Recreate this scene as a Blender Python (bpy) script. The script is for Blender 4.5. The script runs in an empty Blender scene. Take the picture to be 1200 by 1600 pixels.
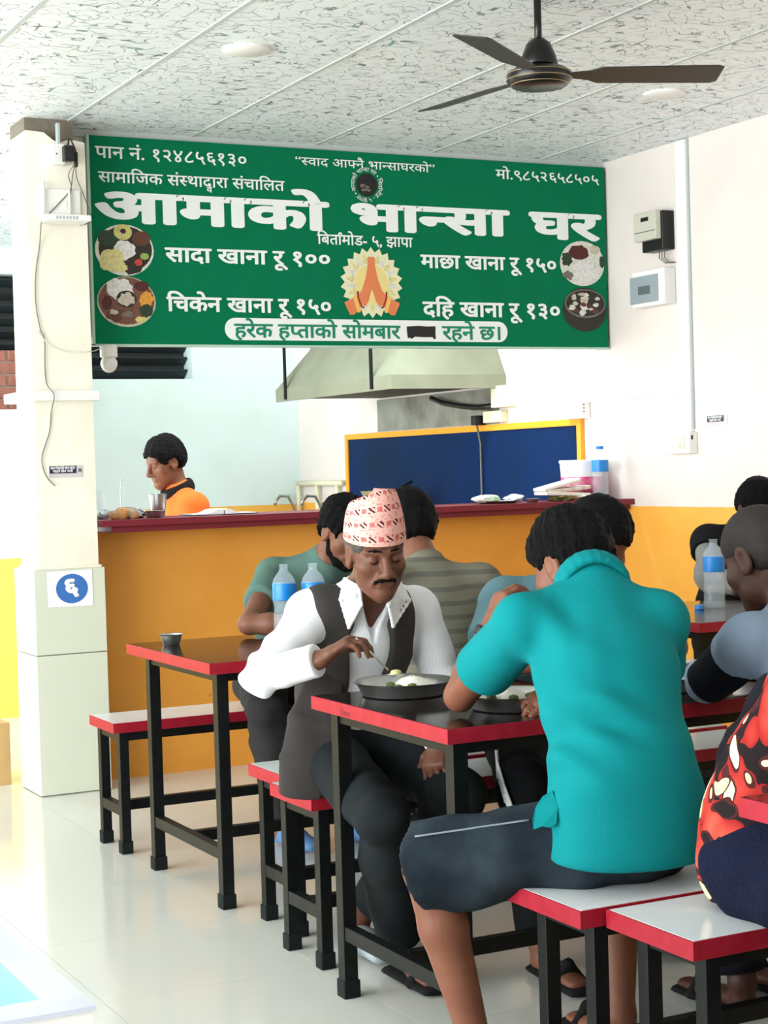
import bpy, bmesh, math, random
import numpy as np
from mathutils import Vector, Matrix
random.seed(7)
SC = bpy.context.scene
COL = SC.collection
R = math.radians

# ------------------------------------------------------------------ camera
cam_d = bpy.data.cameras.new('camera'); cam = bpy.data.objects.new('camera', cam_d); COL.objects.link(cam)
yaw, pitch, roll = R(27.0), R(1.47), R(-1.67)
fw = Vector((math.sin(yaw)*math.cos(pitch), math.cos(yaw)*math.cos(pitch), -math.sin(pitch)))
rt = Vector((math.cos(yaw), -math.sin(yaw), 0)); up = rt.cross(fw)
cr = rt*math.cos(roll) + up*math.sin(roll); cu = -rt*math.sin(roll) + up*math.cos(roll)
M = Matrix((cr, cu, -fw)).transposed().to_4x4(); M.translation = (0, 0, 1.33)
cam.matrix_world = M
cam_d.sensor_fit = 'VERTICAL'; cam_d.sensor_height = 24; cam_d.sensor_width = 18
cam_d.lens = 2700/1600*24; cam_d.clip_start = .05; cam_d.clip_end = 200
SC.camera = cam

# ------------------------------------------------------------------ world, lights, exposure
SC.view_settings.view_transform = 'Standard'; SC.view_settings.look = 'None'
SC.view_settings.gamma = 1; SC.view_settings.use_curve_mapping = False
SC.view_settings.exposure = 0.0
w = bpy.data.worlds.new('sky'); SC.world = w; w.use_nodes = True
w.node_tree.nodes['Background'].inputs[0].default_value = (.93, .97, 1, 1)
w.node_tree.nodes['Background'].inputs[1].default_value = .7
SC.cycles.max_bounces = 6; SC.cycles.diffuse_bounces = 4; SC.cycles.transparent_max_bounces = 8

def area(name, loc, target, sx, sy, power, color=(1, 1, 1)):
    d = bpy.data.lights.new(name, 'AREA'); d.shape = 'RECTANGLE'; d.size = sx; d.size_y = sy
    d.energy = power; d.color = color
    o = bpy.data.objects.new(name, d); COL.objects.link(o); o.location = loc
    o.rotation_euler = (Vector(target)-Vector(loc)).to_track_quat('-Z', 'Y').to_euler()
    return o
area('storefront_daylight', (-5.8, 3.0, 1.5), (3, 3.4, 2.1), 10.0, 2.6, 1150, (.97, .99, 1))
area('camera_side_fill', (1.2, -2.6, 1.6), (2.4, 4, .9), 5.0, 2.2, 25, (.97, .99, 1))  # added fill lamp behind the camera; the back wall has no doorway
area('kitchen_tube_light', (3.75, 7.72, 2.70), (3.75, 7.95, 0), 1.6, .06, 45, (.90, .99, 1))
area('kitchen_daylight', (1.2, 9.6, 1.7), (5, 9.4, 1.5), 2.6, 1.9, 100, (.88, .98, 1))

# ------------------------------------------------------------------ helpers
def lin(c):
    return tuple(((v/255)/12.92 if v <= 10 else (((v/255)+.055)/1.055)**2.4) for v in c)
MATS = {}
def mat(name, rgb, rough=.6, metal=0., spec=.5, noise=None, bump=None, coat=0., trans=0., emit=None, ior=1.45, alpha=1.):
    """noise=(scale, amount, rgb2) mottles towards rgb2; bump=(scale, strength)"""
    m = bpy.data.materials.new(name); m.use_nodes = True; nt = m.node_tree; b = nt.nodes['Principled BSDF']
    c = lin(rgb)+(1,)
    b.inputs['Base Color'].default_value = c; b.inputs['Roughness'].default_value = rough
    b.inputs['Metallic'].default_value = metal; b.inputs['Specular IOR Level'].default_value = spec
    b.inputs['Coat Weight'].default_value = coat; b.inputs['Coat Roughness'].default_value = .08
    b.inputs['Transmission Weight'].default_value = trans; b.inputs['IOR'].default_value = ior; b.inputs['Alpha'].default_value = alpha
    if emit: b.inputs['Emission Color'].default_value = c; b.inputs['Emission Strength'].default_value = emit
    if noise or bump:
        tc = nt.nodes.new('ShaderNodeTexCoord')
    if noise:
        sc, am, c2 = noise
        n = nt.nodes.new('ShaderNodeTexNoise'); n.inputs['Scale'].default_value = sc; n.inputs['Detail'].default_value = 5
        rp = nt.nodes.new('ShaderNodeValToRGB'); rp.color_ramp.elements[0].position = .38; rp.color_ramp.elements[1].position = .75
        mx = nt.nodes.new('ShaderNodeMix'); mx.data_type = 'RGBA'; mul = nt.nodes.new('ShaderNodeMath'); mul.operation = 'MULTIPLY'
        mul.inputs[1].default_value = am
        nt.links.new(tc.outputs['Object'], n.inputs['Vector']); nt.links.new(n.outputs['Fac'], rp.inputs[0])
        nt.links.new(rp.outputs[0], mul.inputs[0]); nt.links.new(mul.outputs[0], mx.inputs[0])
        mx.inputs[6].default_value = c; mx.inputs[7].default_value = lin(c2)+(1,)
        nt.links.new(mx.outputs[2], b.inputs['Base Color'])
    if bump:
        n2 = nt.nodes.new('ShaderNodeTexNoise'); n2.inputs['Scale'].default_value = bump[0]; n2.inputs['Detail'].default_value = 3
        bp = nt.nodes.new('ShaderNodeBump'); bp.inputs['Strength'].default_value = bump[1]; bp.inputs['Distance'].default_value = .01
        nt.links.new(tc.outputs['Object'], n2.inputs['Vector']); nt.links.new(n2.outputs['Fac'], bp.inputs['Height'])
        nt.links.new(bp.outputs[0], b.inputs['Normal'])
    MATS[name] = m
    return m

def N(nt, t, **kw):
    n = nt.nodes.new(t)
    for k, v in kw.items():
        if k.startswith('i_'): n.inputs[k[2:].replace('_', ' ')].default_value = v
        else: setattr(n, k, v)
    return n

def org(o):
    v = Vector((0, 0, 0))
    while o is not None: v += o.location; o = o.parent
    return v
def tag(o, label=None, cat=None, group=None, kind=None):
    if label: o['label'] = label
    if cat: o['category'] = cat
    if group: o['group'] = group
    if kind: o['kind'] = kind
    return o
def thing(name, loc, label, cat, group=None):
    o = bpy.data.objects.new(name, None); COL.objects.link(o); o.location = loc; o.empty_display_size = .1
    return tag(o, label, cat, group)
def mesh_obj(name, verts, faces, m, parent=None, base=None, smooth=False):
    """verts in world coordinates"""
    me = bpy.data.meshes.new(name)
    o0 = org(parent) if parent else Vector(base or (0, 0, 0))
    if len(verts):
        v = np.asarray(verts, dtype=float)-np.array(o0)
        me.from_pydata(v.tolist(), [], faces if isinstance(faces, list) else faces.tolist())
    if m: me.materials.append(m)
    if smooth: me.polygons.foreach_set('use_smooth', [True]*len(me.polygons))
    me.update()
    o = bpy.data.objects.new(name, me); COL.objects.link(o)
    if parent: o.parent = parent
    else: o.location = o0
    return o

class MB:
    def __init__(s): s.v = []; s.f = []
    def add(s, vs, fs):
        n = len(s.v); s.v += [tuple(v) for v in vs]; s.f += [[i+n for i in f] for f in fs]; return s
    def box(s, lo, hi, bev=0.):
        (x0, y0, z0), (x1, y1, z1) = lo, hi
        if bev <= 0:
            vs = [(x, y, z) for z in (z0, z1) for y in (y0, y1) for x in (x0, x1)]
            return s.add(vs, [[0, 2, 3, 1], [4, 5, 7, 6], [0, 1, 5, 4], [2, 6, 7, 3], [0, 4, 6, 2], [1, 3, 7, 5]])
        bm = bmesh.new(); bmesh.ops.create_cube(bm, size=1)
        for v in bm.verts: v.co = ((x0+x1)/2+v.co.x*(x1-x0), (y0+y1)/2+v.co.y*(y1-y0), (z0+z1)/2+v.co.z*(z1-z0))
        bmesh.ops.bevel(bm, geom=list(bm.edges), offset=bev, segments=2, affect='EDGES', profile=.5)
        return s.bm(bm)
    def bm(s, bm):
        bm.verts.index_update(); s.add([v.co[:] for v in bm.verts], [[v.index for v in f.verts] for f in bm.faces]); bm.free(); return s
    def rbox(s, c, size, rot, bev=0.):
        t = MB().box([-q/2 for q in size], [q/2 for q in size], bev); m = rot
        return s.add([tuple(Vector(c)+m @ Vector(v)) for v in t.v], t.f)
    def tube(s, pts, r, n=10, closed=False, caps=True):
        pts = [Vector(p) for p in pts]; rs = r if isinstance(r, (list, tuple)) else [r]*len(pts)
        rings = []; prev = None; L = len(pts)
        for i, p in enumerate(pts):
            a = pts[i-1] if (i > 0 or closed) else p; b = pts[(i+1) % L] if (i < L-1 or closed) else p
            t = (b-a).normalized()
            if prev is None:
                s1 = t.orthogonal().normalized()
            else:
                s1 = (prev-t*prev.dot(t)).normalized()
            prev = s1; s2 = t.cross(s1)
            rings.append([p+(s1*math.cos(2*math.pi*k/n)+s2*math.sin(2*math.pi*k/n))*rs[i] for k in range(n)])
        vs = [q for rg in rings for q in rg]; fs = []
        for i in range(L if closed else L-1):
            for k in range(n):
                j = (i+1) % L
                fs.append([i*n+k, i*n+(k+1) % n, j*n+(k+1) % n, j*n+k])
        if caps and not closed: fs += [list(range(n))[::-1], [(L-1)*n+k for k in range(n)]]
        return s.add(vs, fs)
    def lathe(s, c, prof, n=28, sx=1., sy=1., rot=None):
        """prof [(r,z)...] about vertical axis through c"""
        vs = []; fs = []; c = Vector(c)
        for r, z in prof:
            for k in range(n):
                a = 2*math.pi*k/n; q = Vector((r*sx*math.cos(a), r*sy*math.sin(a), z))
                vs.append(tuple(c+(rot @ q if rot else q)))
        for i in range(len(prof)-1):
            for k in range(n): fs.append([i*n+k, i*n+(k+1) % n, (i+1)*n+(k+1) % n, (i+1)*n+k])
        if prof[0][0] > 1e-5: fs.append(list(range(n))[::-1])
        if prof[-1][0] > 1e-5: fs.append([(len(prof)-1)*n+k for k in range(n)])
        return s.add(vs, fs)
    def prism(s, poly, d):
        """closed 3-D polygon extruded by vector d"""
        n = len(poly); a = [Vector(p) for p in poly]; d = Vector(d)
        vs = a+[p+d for p in a]
        return s.add(vs, [list(range(n))[::-1], list(range(n, 2*n))]+[[i, (i+1) % n, n+(i+1) % n, n+i] for i in range(n)])
    def build(s, name, m, parent=None, base=None, smooth=False, auto=False):
        o = mesh_obj(name, s.v, s.f, m, parent, base, smooth)
        if auto:
            o.data.polygons.foreach_set('use_smooth', [True]*len(o.data.polygons)); 
            o.data.set_sharp_from_angle(angle=R(38))
        return o

# ------------------------------------------------------------------ materials
mat('red_edge', (150, 18, 38), .45, spec=.3, noise=(30, .4, (176, 50, 64)))
mat('dark_laminate', (30, 22, 20), .10, spec=.6, noise=(60, .5, (44, 34, 30)))
mat('white_laminate', (232, 235, 236), .16, spec=.5, noise=(7, .25, (196, 204, 208)))
mat('black_steel', (11, 15, 15), .45, spec=.25, noise=(40, .5, (22, 27, 26)))
mat('rubber', (20, 26, 26), .7, spec=.2)
mat('steel', (190, 192, 190), .32, metal=1., noise=(30, .3, (160, 162, 160)))
mat('white_paint', (240, 239, 234), .6, noise=(3, .25, (222, 221, 214)))
mat('white_plastic', (238, 238, 234), .35)
mat('cream_plastic', (226, 222, 190), .4)
mat('black_plastic', (22, 22, 22), .4)
mat('grey_plastic', (176, 188, 190), .3)
mat('counter_red', (118, 26, 42), .45, noise=(40, .4, (96, 20, 34)))
mat('orange_paint', (246, 165, 40), .5, noise=(6, .35, (232, 146, 28)))
mat('rice', (250, 247, 236), .8, bump=(260, .6))
mat('curry_green', (86, 104, 48), .6, bump=(150, .5))
mat('wire', (104, 102, 96), .5)
mat('wire_white', (225, 225, 220), .5)
mat('paper', (246, 247, 250), .6)
mat('cardboard', (196, 160, 108), .8, noise=(20, .4, (176, 138, 88)))
mat('pet', (225, 240, 250), .08, spec=.6, alpha=.20)
mat('label_blue', (24, 130, 210), .35)
mat('cap_blue', (40, 130, 205), .4)
mat('sign_green', (0, 114, 76), .8, spec=.15, noise=(5, .25, (0, 100, 64)))
mat('print_white', (238, 242, 240), .55)
mat('print_green', (0, 132, 100), .55)
mat('print_black', (24, 22, 22), .55)
mat('hood_steel', (132, 135, 116), .6, spec=.3, noise=(4, .5, (104, 106, 88)))
mat('hood_dark', (70, 72, 62), .6, metal=.2)
mat('blue_panel', (0, 36, 84), .6, spec=.15, noise=(1.6, .8, (2, 30, 52)))
mat('tile_cream', (214, 218, 200), .14, spec=.5, noise=(2, .3, (202, 208, 188)))
mat('grout', (120, 122, 112), .8)
mat('basin_blue', (148, 190, 236), .2)
mat('marble', (206, 208, 222), .2, noise=(6, .35, (178, 184, 204)))
# ------------------------------------------------------------------ structure
def two_tone(name, low, high, zc, low2=None, high2=None, rough=.55):
    """wall paint: dado colour below zc, wall colour above, light stains"""
    m = bpy.data.materials.new(name); m.use_nodes = True; nt = m.node_tree; b = nt.nodes['Principled BSDF']
    g = N(nt, 'ShaderNodeNewGeometry'); sx = N(nt, 'ShaderNodeSeparateXYZ'); nt.links.new(g.outputs['Position'], sx.inputs[0])
    nz = N(nt, 'ShaderNodeTexNoise'); nz.inputs['Scale'].default_value = 2.2; nz.inputs['Detail'].default_value = 6
    nt.links.new(g.outputs['Position'], nz.inputs['Vector'])
    wob = N(nt, 'ShaderNodeTexNoise'); wob.inputs['Scale'].default_value = 14; nt.links.new(g.outputs['Position'], wob.inputs['Vector'])
    ad = N(nt, 'ShaderNodeMath', operation='MULTIPLY_ADD'); ad.inputs[1].default_value = .006; nt.links.new(wob.outputs['Fac'], ad.inputs[0]); nt.links.new(sx.outputs['Z'], ad.inputs[2])
    gt = N(nt, 'ShaderNodeMath', operation='GREATER_THAN'); gt.inputs[1].default_value = zc+.003; nt.links.new(ad.outputs[0], gt.inputs[0])
    rp = N(nt, 'ShaderNodeValToRGB'); rp.color_ramp.elements[0].position = .45; rp.color_ramp.elements[1].position = .8; nt.links.new(nz.outputs['Fac'], rp.inputs[0])
    def mixc(c1, c2):
        mx = N(nt, 'ShaderNodeMix', data_type='RGBA'); mx.inputs[6].default_value = lin(c1)+(1,); mx.inputs[7].default_value = lin(c2)+(1,)
        nt.links.new(rp.outputs[0], mx.inputs[0]); return mx
    a = mixc(low, low2 or low); c = mixc(high, high2 or high)
    mx = N(nt, 'ShaderNodeMix', data_type='RGBA'); nt.links.new(gt.outputs[0], mx.inputs[0])
    nt.links.new(a.outputs[2], mx.inputs[6]); nt.links.new(c.outputs[2], mx.inputs[7])
    # small dark specks
    vo = N(nt, 'ShaderNodeTexVoronoi'); vo.inputs['Scale'].default_value = 6; nt.links.new(g.outputs['Position'], vo.inputs['Vector'])
    sp = N(nt, 'ShaderNodeMapRange'); sp.inputs[1].default_value = .02; sp.inputs[2].default_value = .06; sp.inputs[3].default_value = .55; sp.inputs[4].default_value = 0; nt.links.new(vo.outputs['Distance'], sp.inputs[0])
    m2 = N(nt, 'ShaderNodeMix', data_type='RGBA'); nt.links.new(sp.outputs[0], m2.inputs[0]); nt.links.new(mx.outputs[2], m2.inputs[6])
    m2.inputs[7].default_value = lin([int(v*.72) for v in low])+(1,)
    # specks only on the dado
    m3 = N(nt, 'ShaderNodeMix', data_type='RGBA'); nt.links.new(gt.outputs[0], m3.inputs[0]); nt.links.new(m2.outputs[2], m3.inputs[6]); nt.links.new(mx.outputs[2], m3.inputs[7])
    nt.links.new(m3.outputs[2], b.inputs['Base Color']); b.inputs['Roughness'].default_value = rough
    bp = N(nt, 'ShaderNodeBump'); bp.inputs['Strength'].default_value = .12; bp.inputs['Distance'].default_value = .02
    nt.links.new(nz.outputs['Fac'], bp.inputs['Height']); nt.links.new(bp.outputs[0], b.inputs['Normal'])
    return m
M_right = two_tone('paint_right', (240, 178, 74), (228, 219, 213), 1.103, (232, 160, 52), (220, 210, 203))
M_kback = two_tone('paint_kitchen', (244, 188, 84), (222, 240, 240), 1.095, (238, 176, 66), (212, 230, 224))
M_counterwall = two_tone('paint_counter', (226, 156, 60), (226, 156, 60), 9, (212, 136, 38))
M_left = two_tone('paint_left', (255, 214, 88), (246, 246, 244), .886)

mat('trim_grey', (194, 202, 200), .6)
H_CEIL = 2.83
# floor: a slab under separate vitrified tiles
def floor_tile_mat():
    m = mat('floor_tile', (216, 217, 208), .12, spec=.5, noise=(1.3, .5, (224, 222, 210)))
    return m
M_ft = floor_tile_mat()
fl = MB().box((-6.5, -4, -.2), (5.0, 13.2, -.006)).build('floor', MATS['grout']); tag(fl, kind='structure')
big = MB().box((-6.5, -4, -.03), (.1, 13.2, 0)).box((.1, -4, -.03), (5, .59, 0)).box((.1, 7.19, -.03), (5, 13.2, 0)).build('floor_apron', M_ft, fl)
tile_me = None
for i in range(9):
    for j in range(11):
        x0, y0 = .105+.6*i, .59+.6*j
        x1 = min(x0+.5985, 4.999)
        if x1-x0 < .05: continue
        if tile_me is None or x1-x0 < .59:
            o = MB().box((x0, y0, -.03), (x1, y0+.5985, 0)).build('floor_tile', M_ft, fl)
            if tile_me is None:
                tile_me = o.data
                for v in tile_me.vertices: v.co -= Vector((x0, y0, 0))
                o.location = (x0, y0, 0)
        else:
            o = bpy.data.objects.new('floor_tile', tile_me); COL.objects.link(o); o.parent = fl; o.location = (x0, y0, 0)

def ceil_mat():
    m = bpy.data.materials.new('ceiling_panel'); m.use_nodes = True; nt = m.node_tree; b = nt.nodes['Principled BSDF']
    g = N(nt, 'ShaderNodeNewGeometry')
    cols = []
    def layer(scale, off, width, seed):
        mp = N(nt, 'ShaderNodeMapping'); mp.inputs['Location'].default_value = (seed*3.1, seed*1.7, 0); mp.inputs['Scale'].default_value = (1, 1, 0)
        nt.links.new(g.outputs['Position'], mp.inputs[0])
        n = N(nt, 'ShaderNodeTexNoise'); n.inputs['Scale'].default_value = scale; n.inputs['Detail'].default_value = 0.; nt.links.new(mp.outputs[0], n.inputs['Vector'])
        s = N(nt, 'ShaderNodeMath', operation='SUBTRACT'); s.inputs[1].default_value = off; nt.links.new(n.outputs['Fac'], s.inputs[0])
        a = N(nt, 'ShaderNodeMath', operation='ABSOLUTE'); nt.links.new(s.outputs[0], a.inputs[0])
        n2 = N(nt, 'ShaderNodeTexNoise'); n2.inputs['Scale'].default_value = scale*1.6; n2.inputs['Detail'].default_value = 0; 
        mp2 = N(nt, 'ShaderNodeMapping'); mp2.inputs['Location'].default_value = (seed*7.7+5, seed*2.3, 4); nt.links.new(mp.outputs[0], mp2.inputs[0]); nt.links.new(mp2.outputs[0], n2.inputs['Vector'])
        wd = N(nt, 'ShaderNodeMapRange'); wd.inputs[1].default_value = .46; wd.inputs[2].default_value = .66; wd.inputs[3].default_value = 0; wd.inputs[4].default_value = width; nt.links.new(n2.outputs['Fac'], wd.inputs[0])
        l = N(nt, 'ShaderNodeMath', operation='LESS_THAN'); nt.links.new(a.outputs[0], l.inputs[0]); nt.links.new(wd.outputs[0], l.inputs[1])
        return l
    prev = None
    for scale, off, width, seed, col in ((11, .44, .014, 1, (112, 124, 128)), (12, .56, .013, 2, (120, 156, 168)), (14, .5, .012, 3, (160, 156, 150)), (10, .5, .013, 4, (104, 112, 118)), (12, .47, .018, 6, (186, 192, 192))):
        l = layer(scale, off, width, seed)
        mx = N(nt, 'ShaderNodeMix', data_type='RGBA'); nt.links.new(l.outputs[0], mx.inputs[0])
        if prev is None: mx.inputs[6].default_value = lin((240, 247, 250))+(1,)
        else: nt.links.new(prev.outputs[2], mx.inputs[6])
        mx.inputs[7].default_value = lin(col)+(1,); prev = mx
    nt.links.new(prev.outputs[2], b.inputs['Base Color']); b.inputs['Roughness'].default_value = .42
    return m
M_ceil = ceil_mat(); MATS['ceil'] = M_ceil
ce = MB().box((-6.5, -4, H_CEIL+.006), (5.1, 13.2, H_CEIL+.2)).build('ceiling', MATS['white_paint']); tag(ce, kind='structure')
MB().box((-6.5, -4, H_CEIL), (.97, 13.2, H_CEIL+.02)).box((.97, -4, H_CEIL), (5, 3.565, H_CEIL+.02)).box((.97, 7.3, H_CEIL), (5, 13.2, H_CEIL+.02)).build('ceiling_lining', M_ceil, ce)
pm = None
for i in range(7):
    for j in range(6):
        x0, y0 = .97+.61*i, 3.568+.62*j
        x1 = min(x0+.602, 4.998)
        if x1-x0 < .05: continue
        if pm is None or x1-x0 < .6:
            o = MB().box((x0, y0, H_CEIL), (x1, y0+.612, H_CEIL+.02)).build('ceiling_panel', M_ceil, ce)
            if pm is None:
                pm = o.data
                for v in pm.vertices: v.co -= Vector((x0, y0, 0))
                o.location = (x0, y0, 0)
        else:
            o = bpy.data.objects.new('ceiling_panel', pm); COL.objects.link(o); o.parent = ce; o.location = (x0, y0, 0)
# pale cover strips along the joints of the lining
for i in range(1, 7):
    x = .97+.61*i-.004
    MB().box((x-.009, 3.56, H_CEIL-.003), (x+.009, 7.27, H_CEIL+.001)).build('cover_strip', MATS['trim_grey'], ce)

tag(MB().box((-4, -3.2, -.2), (5.0, -3.05, H_CEIL+.1)).build('wall_back', mat('paint_back', (134, 134, 128), .7)), kind='structure')
tag(MB().box((5.0, -4, -.2), (5.15, 13.2, H_CEIL+.2)).build('wall_right', M_right), kind='structure')
# far kitchen wall: thick lower part with a ledge, dark louvred opening above
wk = MB().box((1.2, 11.09, -.2), (5.0, 11.35, 1.972)).box((4.236, 11.14, 1.972), (5.0, 11.35, H_CEIL+.1)).box((1.2, 11.14, 2.66), (4.236, 11.35, H_CEIL+.1)).build('wall_kitchen_back', M_kback); tag(wk, kind='structure')
mat('louvre', (20, 26, 28), .5); mat('louvre2', (34, 42, 44), .5)
wv = MB().box((1.2, 11.30, 1.972), (4.236, 11.34, 2.66)).build('window_1', MATS['louvre']); tag(wv, kind='structure')
for k in range(8):
    z = 2.0+k*.085
    MB().rbox((2.72, 11.25, z+.02), (3.02, .075, .012), Matrix.Rotation(R(-35), 3, 'X')).build('louvre_slat', MATS['louvre2'], wv)
# front wall of the serving counter
wc = MB().box((2.25, 7.265, -.1), (5.0, 7.40, 1.085)).build('wall_counter', M_counterwall); tag(wc, kind='structure')
# header over the opening, carries the sign
tag(MB().box((2.235, 7.29, 1.93), (5.0, 7.40, H_CEIL+.01)).build('wall_header', MATS['white_paint']), kind='structure')
tag(MB().box((2.235, 7.262, 2.80), (5.0, 7.29, H_CEIL)).build('trim_1', MATS['trim_grey']), kind='structure')
# wall of the passage on the left with a yellow dado, brickwork and dark store beyond
wl = MB().box((-4, 9.5, -.1), (2.72, 9.62, 1.713)).build('wall_passage', M_left); tag(wl, kind='structure')
mat('brick', (140, 88, 76), .85, noise=(25, .7, (90, 62, 54)), bump=(60, .5)); mat('mortar', (150, 132, 118), .9)
wb = MB().box((1.2, 10.3, -.1), (2.9, 10.4, 2.1)).build('wall_brick', MATS['mortar']); tag(wb, kind='structure')
bme = None
for r_ in range(6):
    for c_ in range(4):
        x0 = 1.95+c_*.225+(.11 if r_ % 2 else 0); z0 = 1.66+r_*.075
        if bme is None:
            o = MB().box((0, -.015, 0), (.21, .01, .065), .004).build('brick', MATS['brick'], wb); bme = o.data
        else:
            o = bpy.data.objects.new('brick', bme); COL.objects.link(o); o.parent = wb
        o.location = (x0, 10.3, z0)
tag(MB().box((-4, 13.0, -.1), (2.9, 13.2, H_CEIL)).build('wall_store_back', mat('store_dark', (34, 40, 44), .7)), kind='structure')

# ---- pillar: plastered shaft, tiled foot, collar ledge
M_plaster = mat('pillar_plaster', (240, 236, 222), .7, noise=(4, .45, (222, 210, 184)), bump=(14, .25))
pl = MB()
top = [(1.985, 2.77), (2.06, 2.765), (2.10, 2.735), (2.125, 2.725), (2.15, 2.735), (2.18, 2.74), (2.22, 2.735), (2.235, 2.73)]
pl.prism([(1.978, 7.06, .90), (2.235, 7.06, .90)]+[(x, 7.06, z) for x, z in top[::-1]], (0, .27, 0))
pil = pl.build('wall_pillar', M_plaster); tag(pil, kind='structure')
MB().box((1.99, 7.10, 2.5), (2.2, 7.32, H_CEIL+.01)).build('beam_stub', mat('raw_concrete', (120, 112, 100), .9, bump=(30, .8)), pil)
MB().box((1.958, 7.05, 0), (2.248, 7.34, .94)).build('core', MATS['grout'], pil)
for (z0, z1) in ((0.004, .586), (.590, .945)):
    MB().box((1.9505, 7.042, z0), (2.255, 7.051, z1), .0015).build('tile', MATS['tile_cream'], pil)
    MB().box((1.949, 7.0525, z0), (1.959, 7.345, z1), .0015).build('tile', MATS['tile_cream'], pil)
    MB().box((2.247, 7.0525, z0), (2.256, 7.27, z1), .0015).build('tile', MATS['tile_cream'], pil)
MB().box((1.93, 7.02, 1.648), (2.255, 7.35, 1.690), .004).build('ledge', MATS['white_paint'], pil)
MB().box((1.965, 7.045, .945), (2.245, 7.335, .956), .003).build('plaster_lip', M_plaster, pil)

# ---- serving counter top (two stepped dark red boards)
ct = thing('counter_top', (3.6, 7.3, 1.085), 'dark red serving counter top on the yellow wall', 'counter')
MB().box((2.31, 7.10, 1.085), (4.985, 7.44, 1.112), .002).build('lower_board', MATS['counter_red'], ct)
MB().box((2.255, 7.069, 1.112), (4.999, 7.47, 1.140), .002).build('upper_board', MATS['counter_red'], ct)
# ------------------------------------------------------------------ lettering
GLY = {}
def glyph(ch, bold=0.):
    key = ch
    if key in GLY: return GLY[key]
    def mk(t):
        c = bpy.data.curves.new('g', 'FONT'); c.body = t; c.size = 1; c.resolution_u = 3
        o = bpy.data.objects.new('g', c); COL.objects.link(o); bpy.context.view_layer.update()
        dg = bpy.context.evaluated_depsgraph_get(); me = bpy.data.meshes.new_from_object(o.evaluated_get(dg))
        bpy.data.objects.remove(o); bpy.data.curves.remove(c); return me
    a = mk(ch); b = mk(ch+'|'); bar = mk('|')
    va = np.array([v.co[:2] for v in a.vertices]) if len(a.vertices) else np.zeros((0, 2))
    xb = max(v.co.x for v in b.vertices)-max(v.co.x for v in bar.vertices)
    GLY[key] = (va, [list(p.vertices) for p in a.polygons], xb)
    for m_ in (a, b, bar): bpy.data.meshes.remove(m_)
    return GLY[key]
def clip_x(v, f, xmax):
    bm = bmesh.new(); vs = [bm.verts.new((x, y, 0)) for x, y in v]
    for q in f:
        try: bm.faces.new([vs[i] for i in q])
        except ValueError: pass
    bmesh.ops.bisect_plane(bm, geom=list(bm.verts)+list(bm.edges)+list(bm.faces), plane_co=(xmax, 0, 0), plane_no=(1, 0, 0), clear_outer=True)
    bm.verts.index_update()
    r = (np.array([x.co[:2] for x in bm.verts]), [[x.index for x in q.verts] for q in bm.faces]); bm.free(); return r
HALF = {'स': .66, 'न': .60, 'प': .58, 'फ': .74}
WD = []
def layout(s, bold=0.):
    """visual-order string; '{x' half form of x, '^' reph over the next sign's right end, '_x' small sign below"""
    V = []; F = []; pen = 0.; n = 0; i = 0; last = 0.; WD.clear(); wi = 0
    def put(v, f, dx, dy=0., sc=1.):
        nonlocal n
        if len(v) == 0: return
        V.append(v*sc+np.array([dx, dy])); F.extend([[k+n for k in q] for q in f]); WD.extend([wi]*len(f)); n += len(v)
    while i < len(s):
        ch = s[i]
        if ch == ' ': pen += .28; i += 1; wi += 1; continue
        if ch == '{':
            v, f, ad = glyph(s[i+1], bold); xm = ad*HALF[s[i+1]]; v2, f2 = clip_x(v, f, xm); put(v2, f2, pen); pen += xm; i += 2; continue
        if ch == '_':
            v, f, ad = glyph(s[i+1], bold); put(v, f, last+.22, -.33, .55); i += 2; continue
        if ch == '^':
            t = np.linspace(math.pi*1.05, -.1, 9); o_ = np.c_[np.cos(t)*.13, np.sin(t)*.15]; in_ = np.c_[np.cos(t)*.06, np.sin(t)*.08]
            v = np.vstack([o_, in_])+np.array([pen-.10, .66]); f = [[k, k+1, 10+k, 9+k] for k in range(8)]
            V.append(v); F.extend([[k+n for k in q] for q in f]); WD.extend([wi]*len(f)); n += len(v); i += 1; continue
        v, f, ad = glyph(ch, bold); put(v, f, pen)
        if ch == 'ि': ad = .262
        if ad > .02: last = pen
        pen += ad; i += 1
    return np.vstack(V), F
BOLD_DIR = [(math.cos(2*math.pi*k/10), math.sin(2*math.pi*k/10)) for k in range(10)]
def lettering(parent, s, x0, x1, zt, zb, y, m, bold=.0, plane='front', head=.63, name='word'):
    """fit the line between x0..x1; zt = head line, zb = base line; printed flat at depth y"""
    v, f = layout(s, 0.); wd = list(WD)
    if bold:
        wd = wd*11
        n = len(v); f = [[i+n*k for i in q] for k in range(11) for q in f]
        v = np.vstack([v]+[v+np.array(d)*bold*(1., .8) for d in BOLD_DIR])
    mn, mx_ = v[:, 0].min(), v[:, 0].max()
    X = x0+(v[:, 0]-mn)/(mx_-mn)*(x1-x0); Z = zb+v[:, 1]/head*(zt-zb)
    D_ = np.full(len(X), float(y))
    if bold: D_ -= np.repeat(np.arange(11)*.00006, n)
    P = np.c_[X, D_, Z] if plane == 'front' else np.c_[D_, X, Z]
    for k in sorted(set(wd)):                      # each word its own part
        fk = [q for q, w_ in zip(f, wd) if w_ == k]; ids = sorted({i for q in fk for i in q}); mp = {a: b for b, a in enumerate(ids)}
        o = mesh_obj(name, P[ids], [[mp[i] for i in q] for q in fk], m, parent)
    return o

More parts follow.
